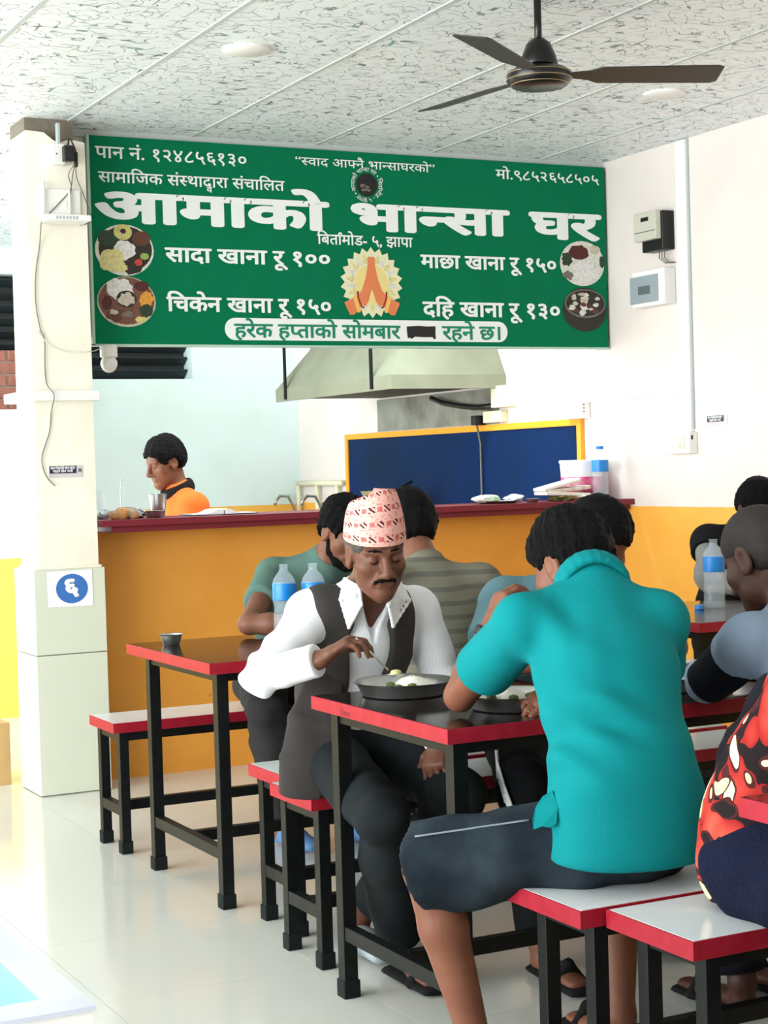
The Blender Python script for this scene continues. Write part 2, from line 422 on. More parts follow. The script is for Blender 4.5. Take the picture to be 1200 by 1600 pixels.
# ---- the sign
YB = 7.24
sg = thing('shop_sign', (3.65, 7.25, 1.90), 'large green price banner with white lettering above the counter', 'sign')
MB().box((2.306, 7.241, 1.900), (4.985, 7.285, 2.803), .002).build('banner', MATS['sign_green'], sg)
for lo, hi in (((2.300, 7.2405, 1.897), (2.312, 7.286, 2.806)), ((2.300, 7.2405, 1.893), (4.99, 7.286, 1.902))):
    MB().box(lo, hi).build('banner_hem', mat('hem', (176, 206, 190), .5) if 'hem' not in MATS else MATS['hem'], sg)
W = MATS['print_white']; y = YB-.0008
lettering(sg, 'पान नं. १२४८५६१३०', 2.337, 3.044, 2.757, 2.708, y, W, .014)
lettering(sg, 'सामाजिक'.replace('जि', 'िज')+' सं{सथाद_वारा संचा'+'िलत', 2.347, 3.229, 2.648, 2.604, y, W, .015)
lettering(sg, 'आमाको', 2.326, 3.452, 2.558, 2.434, y, W, .044)
lettering(sg, 'भा{नसा', 3.560, 4.424, 2.560, 2.442, y, W, .044)
lettering(sg, 'घर', 4.531, 4.960, 2.560, 2.438, y, W, .044)
lettering(sg, '“{सवाद आ{फनै भा{नसाघरको”', 3.286, 4.012, 2.762, 2.727, y, W, .008)
lettering(sg, 'मो.९८५२६५८५०५', 4.350, 4.952, 2.760, 2.717, y, W, .014)
lettering(sg, 'िबता^मोड- ५, झापा', 3.384, 3.883, 2.413, 2.369, y, W, .018)
lettering(sg, 'सादा खाना रू १००', 2.641, 3.447, 2.328, 2.268, y, W, .030)
lettering(sg, 'िचकेन खाना रू १५०', 2.641, 3.445, 2.111, 2.050, y, W, .030)
lettering(sg, 'माछा खाना रू १५०', 3.921, 4.684, 2.335, 2.275, y, W, .030)
lettering(sg, 'दिह खाना रू १३०', 3.925, 4.699, 2.112, 2.046, y, W, .030)
# white pill with green writing
pill = []
for k in range(17): a = math.pi/2+math.pi*k/16; pill.append((2.964+.05*math.cos(a), y, 1.973+.05*math.sin(a)))
for k in range(17): a = -math.pi/2+math.pi*k/16; pill.append((4.343+.05*math.cos(a), y, 1.973+.05*math.sin(a)))
mesh_obj('white_strip', pill, [list(range(len(pill)))], W, sg)
G = MATS['print_green']; y2 = y-.0009
lettering(sg, 'हरेक ह{पताको सोमबार', 2.958, 3.804, 1.996, 1.937, y2, G, .026)
lettering(sg, 'रहने छ।', 4.027, 4.352, 1.997, 1.935, y2, G, .026)
bl = [(3.837, 1.994), (3.90, 1.998), (3.95, 1.995), (3.993, 1.997), (3.991, 1.96), (3.993, 1.938), (3.982, 1.934), (3.975, 1.945), (3.93, 1.944), (3.88, 1.946), (3.862, 1.935), (3.852, 1.942), (3.842, 1.938), (3.838, 1.965)]
mesh_obj('painted_over_word', [(a, y2, b) for a, b in bl], [list(range(len(bl)))], MATS['print_black'], sg)

# printed pictures: flat shapes laid over each other
def disc(parent, name, cx, cz, rx, rz, m, lvl, n=28, jit=0., seed=0):
    rn = random.Random(seed*31+n); pts = []
    for k in range(n):
        a = 2*math.pi*k/n; j = 1+rn.uniform(-jit, jit)
        pts.append((cx+rx*j*math.cos(a), y-.0004*lvl, cz+rz*j*math.sin(a)))
    return mesh_obj(name, pts, [list(range(n))], m, parent)
for nm, c in dict(pr_white=(226, 226, 214), pr_dark=(44, 40, 34), pr_brown=(98, 58, 44), pr_yellow=(214, 206, 128), pr_green=(40, 62, 40), pr_orange=(228, 158, 60), pr_red=(206, 70, 58), pr_rice=(232, 230, 226), pr_cream=(226, 216, 150), pr_lime=(150, 180, 90), pr_mud=(120, 78, 62), pr_pale=(206, 196, 176), pr_maroon=(84, 32, 28), pr_grey=(120, 112, 104)).items():
    mat(nm, c, .55, noise=(70, .55, tuple(int(v*.68) for v in c)))
P = lambda n: MATS['pr_'+n]
# plain meal
cx, cz = 2.456, 2.311
disc(sg, 'food_picture', cx, cz, .134, .112, P('white'), 1)
disc(sg, 'picture_tray', cx+.004, cz+.004, .122, .100, P('dark'), 2)
for i, (dx, dz, rx, rz, c, jt) in enumerate([(-.075, .048, .045, .036, 'green', .04), (-.005, .078, .042, .034, 'yellow', .03), (.078, .052, .042, .032, 'brown', .04), (.0, .0, .050, .042, 'rice', .09), (-.06, -.045, .058, .05, 'cream', .12), (.03, -.07, .05, .034, 'dark', .2), (.062, -.052, .018, .014, 'red', .1), (.09, -.025, .020, .015, 'lime', .05), (-.005, .082, .014, .010, 'dark', .2), (-.02, -.075, .03, .022, 'cream', .2)]):
    disc(sg, 'picture_dish', cx+dx, cz+dz, rx, rz, P(c), 3+.2*i, 20, jt, i)
# chicken meal
cx, cz = 2.458, 2.086
disc(sg, 'food_picture', cx, cz, .134, .110, P('pale'), 1)
disc(sg, 'picture_tray', cx, cz+.004, .128, .103, P('mud'), 2)
for i, (dx, dz, rx, rz, c, jt) in enumerate([(-.03, .055, .065, .045, 'rice', .14), (.07, .07, .034, .022, 'maroon', .1), (.0, .012, .046, .036, 'dark', .05), (.0, .012, .036, .027, 'pale', .25), (.09, .012, .036, .032, 'orange', .2), (.088, -.036, .032, .028, 'green', .1), (.062, -.077, .028, .014, 'yellow', .15), (-.09, -.005, .022, .03, 'maroon', .15), (-.05, -.06, .04, .03, 'brown', .25), (-.06, -.045, .018, .012, 'pale', .3), (.0, -.055, .024, .016, 'grey', .3)]):
    disc(sg, 'picture_dish', cx+dx, cz+dz, rx, rz, P(c), 3+.2*i, 20, jt, i+20)
# fish meal
cx, cz = 4.838, 2.318
disc(sg, 'food_picture', cx, cz, .132, .112, P('white'), 1)
for i, (dx, dz, rx, rz, c, jt) in enumerate([(-.02, .055, .060, .036, 'maroon', .1), (.01, -.045, .070, .060, 'rice', .07), (.118, .01, .016, .030, 'green', .1), (-.09, .02, .030, .036, 'green', .2), (-.085, -.06, .028, .022, 'grey', .25), (.075, .07, .03, .022, 'pale', .2)]):
    disc(sg, 'picture_dish', cx+dx, cz+dz, rx, rz, P(c), 3+.2*i, 20, jt, i+40)
# curd meal
cx, cz = 4.846, 2.089
disc(sg, 'food_picture', cx, cz, .131, .110, P('dark'), 1)
disc(sg, 'picture_rim', cx+.004, cz+.030, .122, .072, P('grey'), 2)
disc(sg, 'picture_tray', cx+.004, cz+.032, .114, .064, P('dark'), 2.4)
rn = random.Random(3)
for i in range(20):
    a = rn.uniform(0, 6.28); q = rn.uniform(0, 1)**.5
    disc(sg, 'picture_dish', cx+.004+.095*q*math.cos(a), cz+.032+.052*q*math.sin(a), rn.uniform(.010, .024), rn.uniform(.007, .015), P(['rice', 'pale', 'white', 'pale', 'brown'][i % 5]), 3+.1*i, 9, .3, i+60)
# petalled round ornament with joined hands
cx, cz = 3.659, 2.197
mat('pr_petal', (226, 226, 184), .55, noise=(40, .4, (240, 226, 196))); mat('pr_glow', (232, 214, 140), .55); mat('pr_hand', (222, 126, 78), .55, noise=(30, .3, (232, 148, 104))); mat('pr_cuff', (236, 190, 96), .55); mat('pr_line', (150, 40, 24), .55)
pet = []
for k in range(44):
    a = 2*math.pi*k/44; r_ = 1.0 if k % 2 == 0 else .86
    pet.append((cx+.163*r_*math.sin(a), y-.0004, cz+.166*r_*math.cos(a)))
mesh_obj('petal_ring', pet, [list(range(44))], P('petal'), sg)
for k in range(22):
    a = 2*math.pi*k/22
    q = [(-.016, .098), (0, .138), (.016, .098), (0, .090)]
    mesh_obj('petal', [(cx+r2*math.sin(a)+dx*math.cos(a), y-.0007, cz+r2*math.cos(a)-dx*math.sin(a)) for dx, r2 in q], [[0, 1, 2, 3]], P('cream') if k % 2 else P('white'), sg)
disc(sg, 'ornament_centre', cx, cz-.01, .090, .094, P('glow'), 2.2)
def poly(name, pts, m, lvl): return mesh_obj(name, [(cx+a, y-.0004*lvl, cz+b) for a, b in pts], [list(range(len(pts)))], m, sg)
for s in (-1, 1):
    H_ = [(0, .118), (.012, .122), (.019, .116), (.020, .075), (.032, .02), (.052, -.035), (.074, -.062), (.055, -.105), (.036, -.112), (.018, -.085), (.006, -.045), (0, -.03)]
    poly('joined_hand', [(s*a, b) for a, b in (H_ if s > 0 else H_[::-1])], P('hand'), 3+.1*s)
    Sv = [(.074, -.062), (.146, -.095), (.118, -.152), (.094, -.150), (.055, -.105)]
    poly('sleeve', [(s*a, b) for a, b in (Sv if s > 0 else Sv[::-1])], P('hand'), 4)
    Cf = [(.082, -.058), (.102, -.068), (.078, -.142), (.062, -.138)]
    poly('cuff', [(s*a, b) for a, b in (Cf if s > 0 else Cf[::-1])], P('cuff'), 5)
    Ln = [(.070, -.042), (.080, -.042), (.077, -.075), (.058, -.118), (.046, -.122), (.040, -.112), (.046, -.114), (.054, -.110), (.070, -.072)]
    poly('bangle', [(s*a, b) for a, b in (Ln if s > 0 else Ln[::-1])], P('line'), 6)
# small round emblem with a ring of lettering
cx, cz = 3.648, 2.652
disc(sg, 'round_emblem', cx, cz, .054, .054, MATS['print_black'], 1)
for i in range(6):
    disc(sg, 'emblem_mark', cx+random.uniform(-.025, .025), cz+random.uniform(-.03, .025), .012, .006, P('grey'), 2+.1*i, 9, .4, i+90)
v, f = layout('आमाको भा{नसा घर • िबता^मोड - ५ झापा • ', .01)
t = (v[:, 0]-v[:, 0].min())/(v[:, 0].max()-v[:, 0].min()+.25); a = math.pi*1.15-t*2*math.pi; rr = .062+v[:, 1]*.030
mesh_obj('ring_lettering', np.c_[cx+rr*np.cos(a), np.full(len(a), y), cz+rr*np.sin(a)], f, W, sg)
# ------------------------------------------------------------------ tables and benches
def furniture(kind, x0, x1, y0, y1, zt, label, group, iy=.06, ix=.045):
    t = thing('dining_table' if kind == 't' else 'bench', ((x0+x1)/2, (y0+y1)/2, 0), label, 'table' if kind == 't' else 'bench', group)
    th = .034 if kind == 't' else .036; s = .019 if kind == 't' else .017
    MB().box((x0+.005, y0+.005, zt-th+.002), (x1-.005, y1-.005, zt)).build('tabletop' if kind == 't' else 'seat', MATS['dark_laminate'] if kind == 't' else MATS['white_laminate'], t)
    for lo, hi in (((x0, y0, zt-th), (x0+.0055, y1, zt-.0005)), ((x1-.0055, y0, zt-th), (x1, y1, zt-.0005)), ((x0+.0056, y0, zt-th), (x1-.0056, y0+.0055, zt-.0005)), ((x0+.0056, y1-.0055, zt-th), (x1-.0056, y1, zt-.0005))):
        MB().box(lo, hi, .0012).build('edge_band', MATS['red_edge'], t)
    zf = zt-th-.001
    lx = (x0+ix+s, x1-ix-s); ly = (y0+iy+s, y1-iy-s)
    for x in lx:
        for yy in ly:
            l = MB().box((x-s, yy-s, .012), (x+s, yy+s, zf), .002).build('leg', MATS['black_steel'], t)
            MB().box((x-s-.004, yy-s-.004, 0), (x+s+.004, yy+s+.004, .045), .003).build('rubber_foot', MATS['rubber'], l)
    r = .013
    for yy in ly: MB().box((lx[0]+s, yy-r, zf-.03), (lx[1]-s, yy+r, zf)).build('rail', MATS['black_steel'], t)
    for x in lx: MB().box((x-r, ly[0]+s, zf-.03), (x+r, ly[1]-s, zf)).build('rail', MATS['black_steel'], t)
    zs = .165 if kind == 't' else .15
    for x in lx: MB().box((x-.016, ly[0]+s, zs-.018), (x+.016, ly[1]-s, zs+.018), .002).build('end_stretcher', MATS['black_steel'], t)
    ym = (ly[0]+ly[1])/2
    MB().box((lx[0]+.016, ym-.016, zs-.018), (lx[1]-.016, ym+.016, zs+.018), .002).build('long_stretcher', MATS['black_steel'], t)
    return t
TG, BG = 'red-edged dining tables', 'red-edged white benches'
t1 = furniture('t', 1.860, 3.50, 4.828, 5.600, .76, 'dark red-edged table with a small steel bowl near the yellow counter wall', TG)
t2 = furniture('t', 1.800, 3.45, 3.262, 3.970, .76, 'dark red-edged table between the man in a patterned cap and the turquoise polo', TG, .04, .035)
t3 = furniture('t', 1.830, 3.40, 1.560, 2.312, .76, 'dark table whose red corner shows before the floral dress at right edge', TG)
t4 = furniture('t', 3.670, 4.985, 4.825, 5.600, .76, 'dark red-edged table by the right wall with a water bottle on it', TG)
furniture('b', 1.866, 3.50, 5.790, 6.066, .465, 'white bench along the yellow counter wall behind the far left table', BG, .012, .025)
furniture('b', 1.940, 3.50, 4.468, 4.744, .465, 'white bench carrying the man in the striped shirt, back towards us', BG, .012, .025)
furniture('b', 1.868, 3.45, 4.139, 4.415, .465, 'white bench under the man in the patterned cap', BG, .012, .025)
furniture('b', 1.817, 3.40, 2.784, 3.054, .465, 'white bench under the man in the turquoise polo', BG, .03, .05)
furniture('b', 1.867, 3.40, 2.496, 2.771, .465, 'nearest white bench, under the person in the floral dress', BG, .03, .05)
furniture('b', 3.720, 4.985, 5.790, 6.066, .465, 'white bench by the right wall under the person with grey sleeves', BG, .012, .025)
# scribble on the table's red edge
v, f = layout('Slam', .0)
vv = np.c_[np.full(len(v), 1.7990), 3.80-(v[:, 0])*.030, .731+v[:, 1]*.024]
mesh_obj('scribble', vv, f, mat('ink', (120, 14, 40), .6), t2)

# ------------------------------------------------------------------ crockery and bottles
def bowl(name, c, r, h, label, cat, group=None, flare=.75, m='steel'):
    t = .0025
    prof = [(r*flare*.9, 0), (r*flare, .003), (r*.93, h*.75), (r, h), (r+.004, h+.001), (r-.001, h-.003), (r*.93-t, h*.75), (r*flare-t, .006), (0, .005)]
    b = MB().lathe((0, 0, 0), prof, 36); b.v = [(x+c[0], y+c[1], z+c[2]) for x, y, z in b.v]
    o = b.build(name, MATS[m], None, c, auto=True)
    return tag(o, label, cat, group)
bowl('steel_bowl', (1.965, 5.443, .7601), .037, .036, 'small steel bowl on the far left table', 'bowl')
def plate(c, r, label, food, group='steel plates of rice'):
    o = bowl('steel_plate', c, r, .036, label, 'plate', group, .84)
    if food:
        rn = random.Random(int(c[0]*1000)); vs = []; fs = []; n = 26; rings = 7
        for i in range(rings):
            q = i/(rings-1)
            for k in range(n):
                a = 2*math.pi*k/n; rr = r*.62*(1-q)*(1+.12*math.sin(3*a+1)+rn.uniform(-.05, .05))
                vs.append((c[0]+food[0]+rr*math.cos(a), c[1]+food[1]+rr*math.sin(a)*.8, c[2]+.006+.040*math.sin(q*1.5)*(1+rn.uniform(-.08, .08))))
        for i in range(rings-1):
            for k in range(n): fs.append([i*n+k, i*n+(k+1) % n, (i+1)*n+(k+1) % n, (i+1)*n+k])
        fs.append([(rings-1)*n+k for k in range(n)])
        ri = mesh_obj('rice', vs, fs, MATS['rice'], o, smooth=True); tag(ri, 'heap of white rice')
        cu = MB()
        for k in range(5):
            a = rn.uniform(0, 6.28); cu.lathe((c[0]+food[0]+r*.5*math.cos(a)*.9, c[1]+food[1]+r*.45*math.sin(a), c[2]+.022+rn.uniform(0, .008)), [(0, .008), (.010, .005), (.013, 0), (.008, -.006), (0, -.008)], 8)
        cu.build('curry', MATS['curry_green'], o, smooth=True)
    return o
plate((1.995, 3.835, .7601), .125, 'wide steel plate of rice before the man in the patterned cap', (.02, -.01))
plate((2.085, 3.455, .7601), .115, 'steel plate of rice by the bent elbow of the turquoise polo', (.0, .02))
plate((2.610, 3.470, .7601), .115, 'steel plate with food on the table right of the turquoise polo', (.02, .01))
plate((4.45, 5.15, .7601), .12, 'steel plate at the right edge beyond the water bottle', None)
sp = thing('spoon', (1.975, 3.842, .803), 'steel spoon held over the wide rice plate', 'spoon')
MB().tube([(1.893, 3.893, .905), (1.93, 3.872, .862), (1.962, 3.852, .822)], [.0035, .003, .0028], 8).build('handle', MATS['steel'], sp, smooth=True)
MB().lathe((0, 0, 0), [(0, -.007), (.012, -.005), (.019, 0), (.018, .001), (.011, -.003), (0, -.0045)], 16, 1.25, .8, Matrix.Rotation(R(-30), 3, 'Z')).v
b_ = MB().lathe((1.978, 3.842, .812), [(0, -.007), (.012, -.005), (.019, 0), (.018, .001), (.011, -.003), (0, -.0045)], 16, 1.25, .8, Matrix.Rotation(R(-30), 3, 'Z')); b_.build('spoon_bowl', MATS['steel'], sp, smooth=True)
b_ = MB().lathe((1.978, 3.842, .815), [(.016, -.003), (.012, .006), (0, .009)], 12); b_.build('scoop_of_food', mat('dal', (196, 186, 130), .6), sp, smooth=True)

def bottle(c, h, r, label, group=None, cap=False, z0=.53, z1=.75):
    t = thing('water_bottle', c, label, 'bottle', group)
    p = [(r*.80, 0), (r*.97, .008), (r, .02)]
    for k in range(6):
        z = .02+h*.05*k; p += [(r, z+h*.012), (r*.93, z+h*.03)]
    p += [(r*.96, h*.36), (r*.90, h*.44), (r, h*.52), (r, h*.76), (r*.93, h*.80), (r*.68, h*.86), (r*.42, h*.905), (r*.36, h*.93), (r*.36, h*.985), (r*.40, h*.985), (r*.40, h)]
    MB().lathe(c, p, 28).build('bottle_body', MATS['pet'], t, smooth=True)
    MB().lathe(c, [(r*1.012, h*z0), (r*1.018, h*(z0+.01)), (r*1.018, h*(z1-.01)), (r*1.012, h*z1)], 28).build('label_band', MATS['label_blue'], t, smooth=True)
    if cap: MB().lathe((c[0], c[1], c[2]+h*.955), [(r*.46, 0), (r*.47, .004), (r*.47, h*.05), (r*.42, h*.06), (0, h*.06)], 20).build('bottle_cap', MATS['cap_blue'], t, auto=True)
    return t
bottle((2.330, 5.330, .7601), .255, .039, 'open water bottle with blue label, left one behind the white sleeve')
bottle((2.424, 5.300, .7601), .255, .039, 'open water bottle with blue label, right one behind the white sleeve')
bottle((4.090, 5.280, .7601), .262, .041, 'open water bottle with blue label on the right wall table')
bottle((4.870, 7.175, 1.1401), .262, .041, 'water bottle with blue cap and label on the red counter end', cap=True)
o = MB().lathe((4.01, 5.27, .7601), [(.016, 0), (.018, .002), (.018, .014), (.016, .017), (0, .017)], 20).build('bottle_cap', MATS['cap_blue'], None, (4.01, 5.27, .76), auto=True); tag(o, 'loose blue bottle cap lying beside the bottle by the right wall', 'bottle cap')

# ------------------------------------------------------------------ things on the serving counter
zc = 1.1401
o = MB().lathe((2.615, 7.36, zc), [(.028, 0), (.030, .003), (.036, .055), (.041, .100), (.0425, .101), (.0395, .099), (.034, .055), (.028, .006), (0, .005)], 28).build('steel_tumbler', MATS['steel'], None, (2.615, 7.36, zc), auto=True); tag(o, 'tall steel tumbler on the counter beside the orange shirt', 'cup')
bowl('steel_bowl', (2.535, 7.19, zc), .046, .030, 'shallow steel bowl on the counter beside the brown buns', 'bowl')
mat('bun', (206, 150, 92), .6, noise=(30, .6, (150, 96, 52)))
bg = thing('bread_bag', (2.39, 7.17, zc), 'clear bag of brown buns at the left end of the counter', 'bread')
for k, (dx, dy, dz, r_) in enumerate([(-.03, 0, 0, .026), (.015, .01, 0, .025), (.045, -.02, 0, .020), (-.005, -.02, .012, .022)]):
    MB().lathe((2.385+dx, 7.17+dy, zc), [(.6*r_, .0), (r_, .012+dz), (r_*.9, .026+dz), (r_*.5, .036+dz), (0, .039+dz)], 16, 1.25, 1).build('bun', MATS['bun'], bg, smooth=True)
mat('clear_film', (235, 238, 240), .15, trans=.85, ior=1.05)
def crumple(c, rx, ry, rz, seed, n=18, m_=9, jit=.16):
    rn = random.Random(seed); vs = []; fs = []
    for i in range(m_):
        t = math.pi*i/(m_-1)
        for k in range(n):
            a = 2*math.pi*k/n; j = 1+rn.uniform(-jit, jit)
            vs.append((c[0]+rx*j*math.sin(t)*math.cos(a), c[1]+ry*j*math.sin(t)*math.sin(a), max(c[2]-rz*.9, c[2]+rz*j*math.cos(t))))
    for i in range(m_-1):
        for k in range(n): fs.append([i*n+k, (i+1)*n+k, (i+1)*n+(k+1) % n, i*n+(k+1) % n])
    b = MB(); b.v = vs; b.f = fs; return b
crumple((2.40, 7.18, zc+.024), .075, .05, .026, 5).build('film', MATS['clear_film'], bg)
o = crumple((2.485, 7.25, zc+.018), .032, .03, .02, 8, jit=.3).build('foil_sachet', mat('foil', (190, 194, 202), .25, metal=.8), None, (2.485, 7.25, zc)); tag(o, 'crumpled silver foil sachet between buns and steel bowl', 'packet')
o = crumple((2.335, 7.30, zc+.02), .035, .04, .022, 9, jit=.2).build('foil_sachet', MATS['grey_plastic'], None, (2.335, 7.30, zc)); tag(o, 'grey plastic packet beside the pillar at the counter end', 'packet')
gl = MB().lathe((2.345, 7.40, zc), [(.03, 0), (.036, .13), (.034, .13), (.028, .006), (0, .006)], 24).build('drinking_glass', MATS['pet'], None, (2.345, 7.40, zc), smooth=True); tag(gl, 'clear drinking glass at the counter end behind the pillar', 'glass')
o = MB().tube([(2.455, 7.40, zc), (2.455, 7.40, zc+.12), (2.46, 7.40, zc+.165), (2.475, 7.40, zc+.172), (2.478, 7.40, zc+.155)], .0018, 6).build('bill_spike', MATS['steel'], None, (2.455, 7.40, zc)); tag(o, 'thin wire spike standing on the counter left of the tumbler', 'wire')
# open notebook
nb = thing('notebook', (2.87, 7.28, zc), 'open notebook with white pages on the counter before the orange shirt', 'notebook')
MB().box((2.71, 7.20, zc), (3.03, 7.36, zc+.004)).build('cover', MATS['black_plastic'], nb)
for s, x0, x1 in ((0, 2.715, 2.868), (1, 2.872, 3.025)):
    vs = []; n = 10
    for i in range(n+1):
        q = i/n; x = x0+(x1-x0)*q; d = q if s else 1-q
        z = zc+.005+.020*math.exp(-((d-.12)/.22)**2)+.002
        vs += [(x, 7.205, z), (x, 7.355, z)]
    b = MB(); b.v = vs; b.f = [[2*i, 2*i+2, 2*i+3, 2*i+1] for i in range(n)]
    b.v += [(x, yy, zc+.004) for x, yy, z in vs]; k = 2*(n+1)
    b.f += [[2*i, 2*i+k, 2*i+2+k, 2*i+2] for i in range(n)]+[[2*i+1, 2*i+3, 2*i+3+k, 2*i+1+k] for i in range(n)]
    b.build('page', MATS['paper'], nb, smooth=False)
# crisp packet on a steel plate, newspaper pile with greens, bucket
bowl('steel_plate', (4.30, 7.22, zc), .11, .012, 'flat steel plate under the white and green packet on the counter', 'plate', None, .8)
mat('packet_print', (240, 242, 238), .3, noise=(14, .8, (120, 190, 90)))
o = crumple((4.225, 7.20, zc+.024), .075, .05, .020, 3, jit=.12).build('snack_packet', MATS['packet_print'], None, (4.225, 7.20, zc)); tag(o, 'white and green snack packet lying on the counter', 'packet')
o = crumple((4.375, 7.19, zc+.022), .05, .035, .018, 4, jit=.32).build('paper_tissue', MATS['paper'], None, (4.375, 7.19, zc)); tag(o, 'crumpled white paper beside the snack packet on the counter', 'paper')
bowl('steel_bowl', (4.44, 7.13, zc), .034, .018, 'tiny dark steel dish on the counter beside crumpled paper', 'bowl')
pn = thing('newspaper_bundle', (4.68, 7.2, zc), 'folded newspapers stacked over greens on a plate near the bucket', 'newspaper')
mat('news', (226, 224, 212), .8, noise=(26, .7, (196, 120, 96))); mat('news2', (238, 236, 226), .8)
MB().rbox((4.66, 7.20, zc+.034), (.26, .12, .018), Matrix.Rotation(R(3), 3, 'Y'), .006).build('folded_paper', MATS['news2'], pn)
MB().rbox((4.67, 7.20, zc+.056), (.25, .11, .020), Matrix.Rotation(R(-4), 3, 'Y'), .006).build('folded_paper', MATS['news'], pn)
MB().rbox((4.63, 7.20, zc+.080), (.22, .11, .016), Matrix.Rotation(R(-12), 3, 'Y'), .006).build('folded_paper', MATS['news2'], pn)
crumple((4.76, 7.17, zc+.018), .06, .04, .018, 12, jit=.25).build('folded_paper', MATS['news2'], pn)
mat('greens', (58, 92, 44), .6, noise=(40, .7, (200, 110, 60)))
crumple((4.63, 7.16, zc+.014), .075, .045, .014, 14, jit=.4).build('greens', MATS['greens'], pn)
bk = thing('bucket', (4.87, 7.36, zc), 'white bucket with pink label behind the bottle on the counter', 'bucket')
MB().lathe((4.87, 7.345, zc), [(.092, 0), (.095, .004), (.108, .185), (.112, .186), (.112, .198), (.108, .20), (.104, .196), (.090, .01), (0, .01)], 36).build('pail', MATS['white_plastic'], bk, auto=True)
mat('pink_label', (226, 40, 110), .4, noise=(18, .7, (246, 210, 222)))
MB().lathe((4.87, 7.345, zc), [(.0975, .03), (.1045, .115)], 36).build('label_band', MATS['pink_label'], bk, smooth=True)
MB().lathe((4.87, 7.345, zc), [(.0968, .018), (.0980, .032)], 36).build('label_foot', mat('label_dark', (60, 40, 90), .4), bk, smooth=True)
MB().tube([(4.77, 7.33, zc+.17), (4.752, 7.31, zc+.13), (4.755, 7.30, zc+.08), (4.78, 7.29, zc+.06)], .004, 8).build('handle', MATS['white_plastic'], bk, smooth=True)

# ------------------------------------------------------------------ kitchen
ks = thing('kitchen_worktop', (4.65, 9.4, 0), 'grey kitchen worktop under the hood along the right wall', 'worktop')
MB().box((4.30, 7.95, .86), (4.998, 11.08, .90)).build('slab', mat('slab_grey', (190, 198, 200), .3), ks)
for yy in (7.96, 9.0, 10.0, 11.0): MB().box((4.36, yy, 0), (4.99, yy+.07, .86)).build('support', MATS['white_paint'], ks)
st = thing('gas_stove', (4.62, 9.1, .90), 'steel gas stove under the cooking pot', 'stove')
MB().box((4.40, 8.75, .90), (4.86, 9.45, .985), .008).build('body', MATS['steel'], st)
MB().lathe((4.63, 9.10, .985), [(.09, 0), (.09, .02), (.08, .02), (.08, 0)], 20).build('burner', MATS['black_plastic'], st)
pt = thing('cooking_pot', (4.63, 9.10, 1.005), 'brass-rimmed steel cooking pot on the stove behind the patterned cap', 'pot')
MB().lathe((4.63, 9.10, 1.005), [(.09, 0), (.105, .01), (.108, .15), (.130, .186), (.133, .19), (.128, .19), (.104, .15), (.10, .012), (0, .012)], 36).build('pot_body', mat('pot_metal', (200, 190, 150), .25, metal=.85), pt, auto=True)
ld = thing('ladle', (4.66, 9.08, 1.15), 'dark ladle leaning in the cooking pot', 'ladle')
MB().tube([(4.60, 9.10, 1.13), (4.70, 9.08, 1.19), (4.80, 9.04, 1.245)], [.004, .005, .009], 8).build('handle', MATS['black_plastic'], ld, smooth=True)
MB().lathe((4.585, 9.10, 1.125), [(0, -.02), (.03, -.012), (.04, 0), (.037, 0), (.028, -.009), (0, -.016)], 16).build('scoop', MATS['steel'], ld, smooth=True)

# range hood hung on the right wall
hd = thing('range_hood', (4.65, 9.05, 1.75), 'pale metal kitchen hood with sloping sides hung over the stove', 'hood')
X0, X1, Y0, Y1 = 4.28, 4.998, 8.27, 9.82; ZB, ZR = 1.752, 1.828
tx0, ty0, ty1, tz = 4.72, 8.62, 9.40, 2.72
a = [(X0, Y0, ZR), (X1, Y0, ZR), (X1, Y1, ZR), (X0, Y1, ZR)]; mid = [(4.44, 8.40, 2.06), (X1, 8.40, 2.06), (X1, 9.66, 2.06), (4.44, 9.66, 2.06)]; tt = [(tx0, ty0, tz), (X1, ty0, tz), (X1, ty1, tz), (tx0, ty1, tz)]
b = MB(); b.add(a+mid+tt, [[0, 1, 5, 4], [3, 0, 4, 7], [2, 3, 7, 6], [4, 5, 9, 8], [7, 4, 8, 11], [6, 7, 11, 10], [8, 9, 10, 11]]); b.build('canopy', MATS['hood_steel'], hd)
MB().box((X0-.004, Y0-.004, ZB), (X1, Y0+.012, ZR+.003), .002).build('skirt', MATS['hood_steel'], hd)
MB().box((X0-.004, Y0+.0125, ZB), (X0+.012, Y1, ZR+.003), .002).build('skirt', MATS['hood_steel'], hd)
MB().box((X0+.02, Y0+.02, ZB+.02), (X1, Y1-.01, ZB+.03)).build('filter', MATS['hood_dark'], hd)
for yy in (8.49, 9.66): MB().box((X0-.013, yy-.014, ZB+.01), (X0-.004, yy+.014, H_CEIL)).build('hanger_strap', MATS['black_steel'], hd)
# blue board with orange frame
bp_ = thing('blue_panel', (4.99, 8.9, .9), 'large blue splash board with orange frame on the kitchen wall', 'panel')
MB().box((4.985, 7.54, .90), (4.999, 10.27, 1.520)).build('board', MATS['blue_panel'], bp_)
for lo, hi in (((4.975, 7.50, .9), (4.999, 7.54, 1.555)), ((4.975, 10.27, .9), (4.999, 10.31, 1.555)), ((4.975, 7.54, 1.520), (4.999, 10.27, 1.555))):
    MB().box(lo, hi, .002).build('frame_bar', MATS['orange_paint'], bp_)
# soot on wall above the board: greasy metal plate behind the hood
MB_ = MB().box((4.9905, 8.35, 1.56), (4.9985, 9.85, 1.76)); o = MB_.build('splash_plate', mat('soot', (150, 152, 140), .5, noise=(5, .9, (88, 88, 78))), None, (4.99, 9.1, 1.56)); tag(o, 'sooty grey wall plate between the hood and the blue board', 'wall plate')
